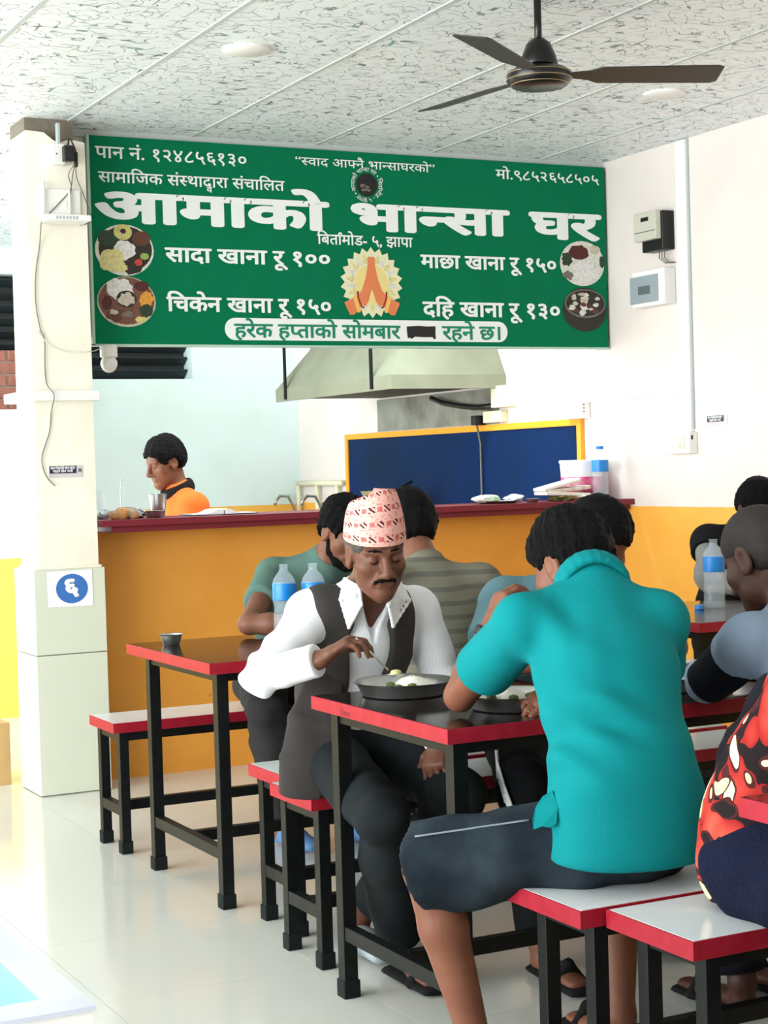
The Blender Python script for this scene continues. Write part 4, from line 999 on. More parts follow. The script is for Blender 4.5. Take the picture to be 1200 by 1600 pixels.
mat('hair_black', (6, 6, 7), .6, spec=.12, noise=(90, .6, (13, 12, 13)), bump=(260, .7))
mat('hair_grey', (58, 50, 46), .6, noise=(90, .6, (100, 92, 84)), bump=(160, .6))
def cloth(n, c, c2=None, scale=9, am=.4, rough=.85, bmp=(240, .18)): return mat(n, c, rough, spec=.2, noise=(scale, am, c2 or tuple(int(v*.86) for v in c)), bump=bmp)
def stripes(name, base, stripe, scale, axis='Z', duty=.25, rough=.85, rot=0.):
    m = bpy.data.materials.new(name); m.use_nodes = True; nt = m.node_tree; b = nt.nodes['Principled BSDF']
    tc = N(nt, 'ShaderNodeTexCoord'); sx = N(nt, 'ShaderNodeSeparateXYZ'); nt.links.new(tc.outputs['Object'], sx.inputs[0])
    nz = N(nt, 'ShaderNodeTexNoise'); nz.inputs['Scale'].default_value = 5; nt.links.new(tc.outputs['Object'], nz.inputs['Vector'])
    ad = N(nt, 'ShaderNodeMath', operation='MULTIPLY_ADD'); ad.inputs[1].default_value = .02; nt.links.new(nz.outputs['Fac'], ad.inputs[0]); nt.links.new(sx.outputs[axis], ad.inputs[2])
    ml = N(nt, 'ShaderNodeMath', operation='MULTIPLY'); ml.inputs[1].default_value = scale; nt.links.new(ad.outputs[0], ml.inputs[0])
    fr = N(nt, 'ShaderNodeMath', operation='FRACT'); nt.links.new(ml.outputs[0], fr.inputs[0])
    lt = N(nt, 'ShaderNodeMath', operation='LESS_THAN'); lt.inputs[1].default_value = duty; nt.links.new(fr.outputs[0], lt.inputs[0])
    mx = N(nt, 'ShaderNodeMix', data_type='RGBA'); mx.inputs[6].default_value = lin(base)+(1,); mx.inputs[7].default_value = lin(stripe)+(1,)
    nt.links.new(lt.outputs[0], mx.inputs[0]); nt.links.new(mx.outputs[2], b.inputs['Base Color']); b.inputs['Roughness'].default_value = rough; b.inputs['Specular IOR Level'].default_value = .2
    MATS[name] = m; return m

LIMB = ('elR', 'elL', 'wrR', 'wrL')
def body(name, base, label, J, skin, head, hands, h=.006, b=1., lower=True, group=None, feet=True, extra=None):
    """one continuous skin surface: head, neck, trunk, arms with hands, legs and feet"""
    S = Sdf(h); lat = unit(V3(J['shL'])-V3(J['shR'])); F = frame(head['f'], tilt=head.get('tilt', 0.))
    head_ops(S, head['c'], F, head.get('sc', 1.), head.get('detail', True), head.get('nose', 1.))
    c = V3(head['c']); S.seg(c+F@V3((0, -.024, -.05)), V3(J['nb'])+V3((0, 0, .0)), .054*b, .058*b, k=.025)
    S.chain([J['pel'], J['wai'], J['che']], [.145*b, .125*b, .140*b], side=lat, fa=.62, k=.03)
    S.seg(J['che'], J['nb'], .135*b, .062*b, side=lat, fa=.62, fb=.8, k=.03)
    for s_ in 'RL':
        S.seg(J['nb'], J['sh'+s_], .050*b, .046*b, k=.03)
        S.seg(J['sh'+s_], J['el'+s_], .046*b, .036*b, k=.015)
        el, wr = V3(J['el'+s_]), V3(J['wr'+s_]); S.seg(el, el+(wr-el)*.35, .036*b, .039*b, k=.015); S.seg(el+(wr-el)*.35, wr, .039*b, .025*b, k=.015)
        hd_ = hands.get(s_)
        if hd_: hand_ops(S, wr, hd_['d'], hd_['n'], s_ == 'R', **hd_.get('kw', {}))
        if lower:
            hi_, kn, an = V3(J['hi'+s_]), V3(J['kn'+s_]), V3(J['an'+s_])
            S.seg(J['pel'], hi_, .10*b, .085*b, k=.03); S.seg(hi_, kn, .080*b, .054*b, k=.02)
            cf = kn+(an-kn)*.32; S.seg(kn, cf, .052*b, .054*b, k=.015); S.seg(cf, an, .054*b, .032*b, k=.015)
            if feet:
                to = V3(J['to'+s_]); hl = an+V3((0, 0, -.045)); S.seg(an, hl, .034*b, .030*b, k=.02); dxy = to-hl
                S.seg(hl, hl+dxy*.6, .030*b, .034*b, side=np.cross(dxy, (0, 0, 1)), fa=.9, fb=.62, k=.015); S.seg(hl+dxy*.6, to, .036*b, .030*b, side=np.cross(dxy, (0, 0, 1)), fa=.55, fb=.42, k=.015)
    if extra: extra(S)
    v, f = S.mesh()
    return tag(fast_mesh(name, v, f, MATS[skin], None, base), label, 'person', group), F

def part(root, name, S, m): v, f = S.mesh(); return fast_mesh(name, v, f, MATS[m] if isinstance(m, str) else m, root)
def torso_cloth(J, h, infl=.012, b=1., sleeve=.6, seed=1, hem=0.0, amp=.004, taper=1., belly=1.):
    """shirt: trunk plus sleeves; sleeve<1 is a fraction of the upper arm, 2 = down to the wrist"""
    S = Sdf(h); lat = unit(V3(J['shL'])-V3(J['shR'])); i = infl
    S.chain([V3(J['pel'])+V3((0, 0, hem)), J['wai'], J['che']], [.150*b*taper+i, .130*b*belly+i, .145*b+i], side=lat, fa=.66, k=.03)
    S.seg(J['che'], V3(J['nb'])+V3((0, 0, .004)), .140*b+i, .055*b+i, side=lat, fa=.66, fb=.9, k=.03)
    for s_ in 'RL':
        sh, el, wr = V3(J['sh'+s_]), V3(J['el'+s_]), V3(J['wr'+s_])
        S.seg(V3(J['nb'])-V3((0, 0, .012)), sh, .046*b+i*.7, .047*b+i, k=.035)
        S.seg(J['che'], sh, .085*b, .050*b+i, k=.03)
        if sleeve <= 1:
            e = sh+(el-sh)*sleeve; S.seg(sh, e+(el-sh)*.12, .050*b+i, .050*b+i*1.3, k=.02)
            S.cutnear(e, el-sh, e+unit(el-sh)*.055, .085)
        else:
            S.seg(sh, el, .050*b+i, .043*b+i*1.1, k=.02); w2 = el+(wr-el)*.93; S.seg(el, w2, .043*b+i*1.1, .031*b+i, k=.015)
            S.cutnear(w2, wr-el, w2+unit(wr-el)*.04, .06)
            S.disp(bell(el, .11, folds(seed+7, amp*1.6, 75, [unit(wr-el), unit(el-sh)])))
    S.disp(folds(seed, amp, 34, [unit(V3(J['nb'])-V3(J['pel'])), (0, .5, .5), lat+V3((0, 0, .8))]))
    return S
def neck_hole(S, J, head, r=.062, k=.006):
    c = V3(head['c']); nb = V3(J['nb']); d = unit(c-nb); S.seg(nb+d*.045, nb+d*.15, r*.9, r*1.2, k=k, op='s'); return S
def leg_cloth(J, h, infl=.012, b=1., upto=.97, seed=3, shorts=False, amp=.004, flare=1., waist=.05):
    S = Sdf(h); i = infl; lat = unit(V3(J['hiL'])-V3(J['hiR']))
    S.seg(V3(J['pel']), V3(J['pel'])+V3((0, 0, waist)), .150*b+i*.6, .140*b+i*.6, side=lat, fa=.68, k=.02)
    for s_ in 'RL':
        hi_, kn, an = V3(J['hi'+s_]), V3(J['kn'+s_]), V3(J['an'+s_])
        S.seg(J['pel'], hi_, .105*b+i, .088*b+i, k=.03)
        if shorts:
            e = hi_+(kn-hi_)*upto; S.seg(hi_, e+(kn-hi_)*.1, .088*b+i, .066*b*flare+i*1.4, k=.02); S.cutnear(e, kn-hi_, e+unit(kn-hi_)*.08, .12)
        else:
            S.seg(hi_, kn, .086*b+i, .060*b+i, k=.025); e = kn+(an-kn)*(upto[s_] if isinstance(upto, dict) else upto)
            S.seg(kn, kn+(an-kn)*.35, .060*b+i, .058*b+i*1.1, k=.02); S.seg(kn+(an-kn)*.35, e, .058*b+i*1.1, .046*b*flare+i*1.1, k=.02)
            S.cutnear(e, an-kn, e+unit(an-kn)*.05, .08)
            S.disp(bell(kn, .13, folds(seed+5, amp*1.7, 70, [unit(kn-hi_), unit(an-kn)])))
    S.disp(folds(seed, amp, 38, [unit(V3(J['knR'])-V3(J['hiR'])), lat, (0, 0, 1)]))
    return S
def hair_part(root, head, F, h=.005, grow=.012, m='hair_black', low=-.045, front=.062, seed=5, name='hair', amp=.004, brow=.062):
    c = V3(head['c']); sc = head.get('sc', 1.); L = lambda x, y_, z: c+F@(V3((x, y_, z))*sc); S = Sdf(h); g = grow
    S.ell(L(0, -.008, .042), V3((.074+g*.75, .092+g*.8, .080+g*1.15))*sc, F, .01); S.ell(L(0, -.042, .0), V3((.068+g*.4, .056+g*.7, .070))*sc, F, .03)
    S.ell(L(0, .092, -.018), V3((.082, .062, .068+brow*.2))*sc, F, .012, 's')
    for s_ in (-1, 1): S.ell(L(s_*.086, .010, -.028), V3((.030, .052, .046))*sc, F, .01, 's')
    S.ell(L(0, -.03, low-.085), V3((.14, .15, .085))*sc, F, .035, 's')
    rn = np.random.RandomState(seed)
    def fr(p):
        q = (p-c)@F; a = np.arctan2(q[:, 0], q[:, 1]+.01); e = q[:, 2]*60
        return amp*(np.sin(a*17+e*.5+seed)*.35+np.sin(a*37-e*.9)*.2+np.sin(p@V3((60, 45, 50))+seed)*.6+np.sin(p@V3((190, -140, 160))+seed)*np.sin(p@V3((-150, 170, 120)))*.5)
    S.disp(fr)
    return part(root, name, S, m)
def collar_part(root, J, head, m, r=.064, w=.022, h=.005, open_dir=None, name='collar', z=.018):
    """turned-down collar ring around the neck base"""
    c = V3(head['c']); nb = V3(J['nb']); d = unit(c-nb); a = unit(np.cross(d, (1, 0, 0))); b_ = np.cross(d, a); S = Sdf(h)
    pts = []
    for k in range(25):
        t = 2*math.pi*k/24; pts.append(nb+d*z+(a*math.cos(t)+b_*math.sin(t))*r)
    for k in range(24):
        mid = (pts[k]+pts[k+1])/2-nb
        if open_dir is not None and unit(mid)@unit(open_dir) > .88: continue
        S.seg(pts[k], pts[k+1], w, w, side=d, fa=.42, k=.008)
    return part(root, name, S, m)
def shoe_part(root, name, heel, toe, m, h=.005, r=.038, top=.055, strap=False, an=None):
    S = Sdf(h); hl, to = V3(heel), V3(toe); sd = np.cross(to-hl, (0, 0, 1)); L = np.linalg.norm(to-hl)
    if strap:
        S.seg(hl+V3((0, 0, -.012)), to+V3((0, 0, -.012)), r*1.05, r*1.12, side=sd, fa=.30, k=.01)
        m2 = hl+(to-hl)*.68; S.seg(m2-unit(sd)*r+V3((0, 0, -.005)), m2+V3((0, 0, .040)), .012, .014, k=.01); S.seg(m2+unit(sd)*r+V3((0, 0, -.005)), m2+V3((0, 0, .040)), .012, .014, k=.01)
    else:
        S.seg(hl, hl+(to-hl)*.5, r, r*1.05, side=sd, fa=1.05, fb=.95, k=.015); S.seg(hl+(to-hl)*.5, to, r*1.08, r*.86, side=sd, fa=.9, fb=.6, k=.015)
        if an is not None: S.seg(V3(an)+V3((0, 0, .05)), hl+V3((0, 0, .05)), .036, .030, k=.01, op='s')
    S.cut((0, 0, .003), (0, 0, -1))
    return part(root, name, S, m)
# ------------------------------------------------------------------ man in the patterned cap
cloth('shirt_white_plain', (236, 238, 240)); stripes('shirt_white', (234, 236, 238), (224, 228, 232), 130, 'X', .35)
cloth('vest_grey', (62, 58, 56), (48, 45, 44)); cloth('trouser_slate', (25, 30, 32), (18, 22, 24)); cloth('under_dark', (40, 32, 30))
cloth('shoe_grey', (146, 156, 160), (108, 116, 122)); cloth('sandal_black', (24, 24, 26))
J = dict(pel=(2.05, 4.29, .575), wai=(2.055, 4.27, .72), che=(2.06, 4.21, .865), nb=(2.045, 4.12, 1.000), shR=(1.905, 4.17, .945), shL=(2.225, 4.18, .935),
         elR=(1.715, 4.09, .805), wrR=(1.822, 3.945, .853), elL=(2.315, 4.18, .690), wrL=(2.145, 3.925, .628),
         hiR=(1.965, 4.25, .555), hiL=(2.14, 4.25, .555), knR=(1.905, 3.80, .475), knL=(2.16, 3.86, .480), anR=(2.035, 3.99, .105), anL=(2.060, 4.27, .090), toR=(2.04, 3.81, .03), toL=(2.038, 4.07, .035))
hd1 = dict(c=(2.025, 4.03, 1.109), f=(-.156, -.987, -.26), tilt=-.05, sc=.94, detail=True)
ob, F = body('person', (2.05, 4.29, 0), 'man in a pink patterned cap, white shirt and grey waistcoat eating with a spoon', J, 'skin_old', hd1,
             dict(R=dict(d=(.058, -.042, .046), n=(.45, -.25, -.85), kw=dict(curl=(.75, .75, .4), spread=.05, thumb=(.6, .5), size=.98)), L=dict(d=(-.45, -.35, -.85), n=(.6, .2, -.5), kw=dict(curl=(.6, .9, .6), thumb=(.5, .4), size=.98))), h=.0042, b=.93)
S = torso_cloth(J, .0055, .012, .95, 2, 11, -.02, .0048); neck_hole(S, J, hd1, .060)
S.seg((2.035, 4.05, 1.00), (2.045, 4.085, .865), .042, .008, side=(1, 0, 0), fa=1.1, fb=2.5, k=.004, op='s')
part(ob, 'shirt', S, 'shirt_white')
# open collar flaps
COLL1 = [(1.965, 4.095, 1.040), (1.935, 4.062, .990), (1.955, 4.058, .916), (1.982, 4.035, .975), (1.985, 4.050, 1.020)]
COLL2 = [(2.128, 4.095, 1.022), (2.142, 4.068, .975), (2.085, 4.058, .910), (2.062, 4.035, .968), (2.085, 4.048, 1.008)]
for pts in (COLL1, COLL2):
    q = [V3(p) for p in pts]; S = Sdf(.003)
    for k in range(5): S.seg(q[k], q[(k+1) % 5], .0035, k=.004)
    m_ = (q[1]+q[3]+q[4])/3
    for k in range(5):
        for t_ in range(5): S.seg(m_, q[k]+(q[(k+1) % 5]-q[k])*t_/5, .0045, .0038, k=.006)
    part(ob, 'collar', S, 'shirt_white_plain')
# cuff
S = Sdf(.005); e, w2 = V3(J['elR']), V3(J['wrR']); u_ = unit(w2-e); S.seg(w2-u_*.055, w2-u_*.012, .042, .044, k=.004); S.cut(w2-u_*.012, u_); S.cut(w2-u_*.06, -u_); part(ob, 'cuff', S, 'shirt_white_plain')
S = Sdf(.005); e, w2 = V3(J['elL']), V3(J['wrL']); u_ = unit(w2-e); S.seg(w2-u_*.06, w2+u_*.022, .043, .048, k=.004); S.cut(w2+u_*.022, u_); S.cut(w2-u_*.065, -u_); part(ob, 'cuff', S, 'shirt_white_plain')
# waistcoat, open at the front, right flap hanging over the bench
S = Sdf(.006); lat = unit(V3(J['shL'])-V3(J['shR']))
S.chain([(2.05, 4.29, .54), J['wai'], J['che']], [.172, .156, .172], side=lat, fa=.68, k=.03); S.seg(J['che'], (2.045, 4.13, .965), .168, .098, side=lat, fa=.72, fb=.78, k=.03)
for s_ in 'RL': S.seg((2.045, 4.125, .955), V3(J['sh'+s_])*.8+V3((2.045, 4.13, .955))*.2, .072, .068, k=.03); S.seg(J['che'], V3(J['sh'+s_])*.8+V3(J['nb'])*.2, .095, .066, k=.03)
S.disp(folds(31, .004, 40, [(0, 0, 1), (1, 0, .6)])); neck_hole(S, J, hd1, .072)
S.seg((2.038, 3.99, 1.03), (2.036, 4.00, .86), .066, .074, side=(1, 0, 0), fa=1.75, k=.006, op='s'); S.seg((2.036, 4.03, .86), (2.045, 4.10, .46), .072, .092, side=(1, 0, 0), fa=1.7, k=.006, op='s')
for s_, x in ((-1, 1.872), (1, 2.172)): S.cut((x, 0, .92), (s_, 0, .10))
part(ob, 'waistcoat', S, 'vest_grey')
S = Sdf(.005); S.chain([(1.935, 4.165, .80), (1.895, 4.150, .66), (1.865, 4.155, .56), (1.845, 4.150, .475)], [.050, .072, .074, .058], side=(1, -.35, 0), fa=.24, k=.012); S.disp(folds(37, .004, 45, [(1, -.3, .3), (1, .2, 0)])); S.cut((0, 0, .462), (-.3, 0, -1))
wf = part(ob, 'waistcoat_flap', S, 'vest_grey')
for p in ((1.925, 4.118, .585), (1.898, 4.118, .535), (1.885, 4.118, .492)):
    b_ = MB().lathe((0, 0, 0), [(0, .004), (.006, .004), (.008, 0)], 12, rot=Matrix.Rotation(R(90), 3, 'X')); b_.v = [(x+p[0], y_+p[1], z+p[2]) for x, y_, z in b_.v]; b_.build('button', MATS['black_plastic'], wf, smooth=True)
S = leg_cloth(J, .006, .016, .86, dict(R=.97, L=.86), 41, False, .006, 1.1, .07); part(ob, 'trousers', S, 'trouser_slate')
shoe_part(ob, 'shoe', (2.064, 4.325, .045), (2.034, 4.075, .032), 'shoe_grey', an=J['anL'])
shoe_part(ob, 'sandal', (2.034, 4.01, .03), (2.042, 3.79, .025), 'sandal_black', strap=True)
hair_part(ob, hd1, F, .004, .006, 'hair_grey', -.035, seed=3, amp=.002)
# moustache and brows
S = Sdf(.0025); c = V3(hd1['c']); L = lambda x, y_, z: c+F@(V3((x, y_, z))*.94)
for s_ in (-1, 1): S.chain([L(0, .1015, -.049), L(s_*.014, .098, -.0495), L(s_*.028, .088, -.056), L(s_*.033, .082, -.064)], [.0042, .0048, .0040, .002], k=.004)
S.disp(folds(5, .0012, 600)); part(ob, 'moustache', S, 'hair_black')
for s_ in (-1, 1):
    S = Sdf(.0025); S.chain([L(s_*.014, .0955, .031), L(s_*.032, .0885, .034), L(s_*.050, .0765, .029)], [.003, .0036, .002], k=.003); S.disp(folds(6, .0009, 700)); part(ob, 'eyebrow', S, 'hair_black')
    S = Sdf(.002); S.chain([L(s_*.020, .0872, -.0005), L(s_*.032, .0898, -.0035), L(s_*.044, .0845, -.0005)], [.0012, .0017, .0012], k=.002); part(ob, 'eyelash', S, 'hair_black')
# patterned cap: folded cloth cylinder leaning to a flat slanted crown
def topi_mat():
    m = bpy.data.materials.new('topi_cloth'); m.use_nodes = True; nt = m.node_tree; b = nt.nodes['Principled BSDF']
    uv = N(nt, 'ShaderNodeUVMap')
    def cells(sx, sy, ox, oy):
        mp = N(nt, 'ShaderNodeMapping'); mp.inputs['Scale'].default_value = (sx, sy, 1); mp.inputs['Location'].default_value = (ox, oy, 0); nt.links.new(uv.outputs[0], mp.inputs[0]); return mp
    bk = N(nt, 'ShaderNodeTexBrick'); bk.offset = .5; bk.inputs['Scale'].default_value = 1; bk.inputs['Mortar Size'].default_value = .30; bk.inputs['Mortar Smooth'].default_value = .05; bk.inputs['Brick Width'].default_value = 1; bk.inputs['Row Height'].default_value = 1
    nt.links.new(cells(11, 3.6, 0, 0).outputs[0], bk.inputs['Vector'])
    z = N(nt, 'ShaderNodeTexWave'); z.wave_type = 'BANDS'; z.bands_direction = 'DIAGONAL'; z.inputs['Scale'].default_value = .62; z.inputs['Distortion'].default_value = 2.2; nt.links.new(cells(33, 11, 0, 0).outputs[0], z.inputs['Vector'])
    zt = N(nt, 'ShaderNodeMath', operation='GREATER_THAN'); zt.inputs[1].default_value = .55; nt.links.new(z.outputs['Fac'], zt.inputs[0])
    inv = N(nt, 'ShaderNodeMath', operation='SUBTRACT'); inv.inputs[0].default_value = 1; nt.links.new(bk.outputs['Fac'], inv.inputs[1])
    dk = N(nt, 'ShaderNodeMath', operation='MULTIPLY'); nt.links.new(inv.outputs[0], dk.inputs[0]); nt.links.new(zt.outputs[0], dk.inputs[1])
    vo = N(nt, 'ShaderNodeTexVoronoi'); vo.inputs['Scale'].default_value = 1; nt.links.new(cells(46, 20, 3, 1).outputs[0], vo.inputs['Vector'])
    vt = N(nt, 'ShaderNodeMath', operation='LESS_THAN'); vt.inputs[1].default_value = .33; nt.links.new(vo.outputs['Distance'], vt.inputs[0])
    m1 = N(nt, 'ShaderNodeMix', data_type='RGBA'); m1.inputs[6].default_value = lin((228, 172, 160))+(1,); m1.inputs[7].default_value = lin((210, 132, 122))+(1,); nt.links.new(vt.outputs[0], m1.inputs[0])
    bk2 = N(nt, 'ShaderNodeTexBrick'); bk2.offset = .5; bk2.inputs['Scale'].default_value = 1; bk2.inputs['Mortar Size'].default_value = .36; bk2.inputs['Brick Width'].default_value = 1; bk2.inputs['Row Height'].default_value = 1; nt.links.new(cells(11, 3.6, .5, 0).outputs[0], bk2.inputs['Vector'])
    iv2 = N(nt, 'ShaderNodeMath', operation='SUBTRACT'); iv2.inputs[0].default_value = .75; nt.links.new(bk2.outputs['Fac'], iv2.inputs[1]); iv2.use_clamp = True
    m2 = N(nt, 'ShaderNodeMix', data_type='RGBA'); nt.links.new(iv2.outputs[0], m2.inputs[0]); nt.links.new(m1.outputs[2], m2.inputs[6]); m2.inputs[7].default_value = lin((186, 64, 66))+(1,)
    m3 = N(nt, 'ShaderNodeMix', data_type='RGBA'); nt.links.new(dk.outputs[0], m3.inputs[0]); nt.links.new(m2.outputs[2], m3.inputs[6]); m3.inputs[7].default_value = lin((66, 28, 36))+(1,)
    nt.links.new(m3.outputs[2], b.inputs['Base Color']); b.inputs['Roughness'].default_value = .85; b.inputs['Specular IOR Level'].default_value = .15
    return m
n = 48; prof = [(0., .084, .102, .040, 0), (.15, .0835, .1015, .058, 0), (.4, .080, .0985, .088, -.002), (.7, .073, .093, .122, -.005), (.92, .063, .086, .150, -.008), (1., .058, .082, .157, -.009), (1.04, .048, .070, .154, -.009), (1.1, .006, .012, .143, -.008)]
vs = []; uvs = []; fs = []
for q, rx, ry, z, dy in prof:
    for k in range(n+1):
        a = 2*math.pi*k/n; sl = -.034*math.sin(a)*q     # slanted crown, higher towards the front
        p = V3((rx*math.cos(a)+.004*q, ry*math.sin(a)-.008+dy, z-sl+.010*q*math.cos(a)*-1-.014*math.sin(a)*(1-q)*-.3)); vs.append(tuple(V3(hd1['c'])+F@(p*.96))); uvs.append((k/n, q))
for i in range(len(prof)-1):
    for k in range(n): fs.append([i*(n+1)+k, i*(n+1)+k+1, (i+1)*(n+1)+k+1, (i+1)*(n+1)+k])
cp = mesh_obj('cap', vs, fs, topi_mat(), ob, smooth=True); ul = cp.data.uv_layers.new(name='UVMap')
for lp in cp.data.loops: ul.data[lp.index].uv = uvs[lp.vertex_index]
cp['label'] = 'pink patterned cloth cap with dark motifs'

# ------------------------------------------------------------------ man in the turquoise polo, back towards us
cloth('polo_turquoise', (0, 126, 130), (0, 110, 114), 6, .35); mat('denim', (26, 35, 43), .85, spec=.15, noise=(9, .8, (56, 68, 76)), bump=(320, .35))
J = dict(pel=(2.04, 2.94, .575), wai=(2.035, 2.95, .72), che=(2.055, 3.03, .90), nb=(2.09, 3.12, 1.055), shR=(2.205, 3.04, .980), shL=(1.920, 3.13, .990),
         elR=(2.30, 3.20, .80), wrR=(2.150, 3.345, .800), elL=(1.925, 3.425, .805), wrL=(1.995, 3.40, .955),
         hiR=(2.12, 2.98, .545), hiL=(1.95, 2.98, .545), knR=(2.27, 3.32, .470), knL=(1.705, 3.195, .485), anR=(2.19, 3.20, .085), anL=(1.775, 3.12, .10), toR=(2.20, 3.40, .03), toL=(1.75, 3.32, .03))
hd2 = dict(c=(2.135, 3.265, 1.100), f=(-.22, .85, -.45), sc=1.0, detail=False)
ob, F = body('person', (2.04, 2.94, 0), 'man in a turquoise polo and denim shorts sitting with his back to us', J, 'skin_tan', hd2,
             dict(L=dict(d=(.35, .05, .75), n=(.85, -.1, -.45), kw=dict(curl=(.7, .7, .4), size=.95)), R=dict(d=(-.9, -.3, -.15), n=(-.2, .5, -.8), kw=dict(curl=(.7, .8, .5), size=.95))), h=.0055, b=.95)
S = torso_cloth(J, .0065, .014, .97, .62, 13, -.03, .0035, 1.10, 1.06); neck_hole(S, J, hd2, .060)
S.seg((2.04, 2.935, .64), (2.035, 2.925, .53), .165, .182, side=(1, 0, 0), fa=.70, fb=.72, k=.03); S.cut((2.04, 2.93, .522), (0, .08, -1))
S.disp(bell((1.89, 2.86, .80), .15, folds(71, .013, 55, [(.5, .2, 1), (.35, 0, .9)]))); S.disp(bell((1.95, 3.05, .93), .10, folds(72, .010, 60, [(.7, .3, .6), (1, .2, .4)])))
part(ob, 'polo_shirt', S, 'polo_turquoise')
collar_part(ob, J, hd2, 'polo_turquoise', .073, .028, .005, None, 'collar', .004)
MB().prism([(1.866, 2.95, .667), (1.866, 2.93, .639), (1.858, 2.925, .606), (1.846, 2.932, .598), (1.834, 2.94, .601), (1.820, 2.952, .594), (1.822, 2.958, .612), (1.834, 2.964, .634), (1.848, 2.96, .655)], (.004, .006, 0)).build('shirt_tail', MATS['polo_turquoise'], ob)
S = leg_cloth(J, .0065, .010, .93, 1.05, 43, True, .006, 1.42, .04)
for s_ in 'RL':
    hi_, kn = V3(J['hi'+s_]), V3(J['kn'+s_]); e = kn+unit(kn-hi_)*.01; S.cutnear(e-V3((0, 0, .075)), unit(kn-hi_)*.55+V3((0, 0, -.8)), e-V3((0, 0, .10)), .16)
part(ob, 'shorts', S, 'denim')
sm = []
hi_, kn = V3(J['hiL']), V3(J['knL']); ax_ = unit(kn-hi_); nv = V3((-.25, -.62, .80)); nv = unit(nv-ax_*(nv@ax_))
for k in range(14): t_ = .25+.73*k/13; sm.append(hi_+(kn-hi_)*t_+nv*((.0918+(.1010-.0918)*t_)+.0045))
MB().tube(sm, .0022, 6).build('side_seam', mat('stitch', (120, 130, 136), .8), ob, smooth=True)
hair_part(ob, hd2, F, .0045, .013, 'hair_black', -.060, seed=8, amp=.0045)
S = Sdf(.0035); a, b2 = V3(J['elL']), V3(J['wrL']); u_ = unit(b2-a); q = b2-u_*.012; S.seg(q-u_*.010, q+u_*.010, .033, .033, k=.002); S.cut(q+u_*.012, u_); S.cut(q-u_*.012, -u_); part(ob, 'watch', S, 'black_plastic')
shoe_part(ob, 'sandal', (1.78, 3.10, .03), (1.745, 3.34, .025), 'sandal_black', strap=True); shoe_part(ob, 'sandal', (2.19, 3.19, .03), (2.20, 3.42, .025), 'sandal_black', strap=True)

# ------------------------------------------------------------------ person in the floral dress (head out of frame)
def floral():
    m = bpy.data.materials.new('floral'); m.use_nodes = True; nt = m.node_tree; b = nt.nodes['Principled BSDF']
    tc = N(nt, 'ShaderNodeTexCoord'); nz = N(nt, 'ShaderNodeTexNoise'); nz.inputs['Scale'].default_value = 9; nt.links.new(tc.outputs['Object'], nz.inputs['Vector'])
    mx0 = N(nt, 'ShaderNodeMix', data_type='RGBA'); mx0.inputs[0].default_value = .10; nt.links.new(tc.outputs['Object'], mx0.inputs[6]); nt.links.new(nz.outputs['Color'], mx0.inputs[7])
    def vor(scale, rot, loc):
        mp = N(nt, 'ShaderNodeMapping'); mp.inputs['Scale'].default_value = scale; mp.inputs['Rotation'].default_value = rot; mp.inputs['Location'].default_value = loc; nt.links.new(mx0.outputs[2], mp.inputs[0])
        v = N(nt, 'ShaderNodeTexVoronoi'); v.inputs['Scale'].default_value = 1; v.inputs['Randomness'].default_value = .9; nt.links.new(mp.outputs[0], v.inputs['Vector'])
        sp = N(nt, 'ShaderNodeSeparateColor'); nt.links.new(v.outputs['Color'], sp.inputs[0]); return v, sp
    def op(o, a, c):
        n_ = N(nt, 'ShaderNodeMath', operation=o); nt.links.new(a, n_.inputs[0])
        if isinstance(c, (int, float)): n_.inputs[1].default_value = c
        else: nt.links.new(c, n_.inputs[1])
        return n_.outputs[0]
    def mix(f_, a, c):
        q = N(nt, 'ShaderNodeMix', data_type='RGBA'); nt.links.new(f_, q.inputs[0])
        for x, s_ in ((a, 6), (c, 7)):
            if isinstance(x, tuple): q.inputs[s_].default_value = lin(x)+(1,)
            else: nt.links.new(x, q.inputs[s_])
        return q.outputs[2]
    v1, s1_ = vor((13, 13, 10), (.3, .5, .2), (0, 0, 0))            # round red petals on black
    body_ = op('LESS_THAN', v1.outputs['Distance'], .62); core = N(nt, 'ShaderNodeMapRange'); core.inputs[1].default_value = .1; core.inputs[2].default_value = .6; nt.links.new(v1.outputs['Distance'], core.inputs[0])
    red = mix(core.outputs[0], (222, 84, 66), (150, 30, 28)); col = mix(body_, (24, 15, 17), red)
    for sc_, rt_, lc_, th, c_ in (((21, 21, 7), (.6, .3, .9), (2, 3, 1), .40, (226, 206, 168)), ((8, 22, 21), (.2, 1.1, .4), (5, 1, 7), .34, (214, 190, 150)), ((20, 8, 20), (1.0, .4, .2), (9, 4, 2), .28, (26, 16, 18))):
        v2, s2_ = vor(sc_, rt_, lc_); sel = op('GREATER_THAN', s2_.outputs[0], .28)
        out = op('MULTIPLY', op('LESS_THAN', v2.outputs['Distance'], th+.07), sel); col = mix(out, col, (70, 26, 24))
        inn = op('MULTIPLY', op('LESS_THAN', v2.outputs['Distance'], th), sel); col = mix(inn, col, c_)
    nt.links.new(col, b.inputs['Base Color']); b.inputs['Roughness'].default_value = .8; b.inputs['Specular IOR Level'].default_value = .2
    MATS['floral'] = m
floral(); cloth('knit_navy', (13, 20, 44), (9, 14, 32), 40, .5, .9, (120, .5)); cloth('shawl_black', (20, 20, 26))
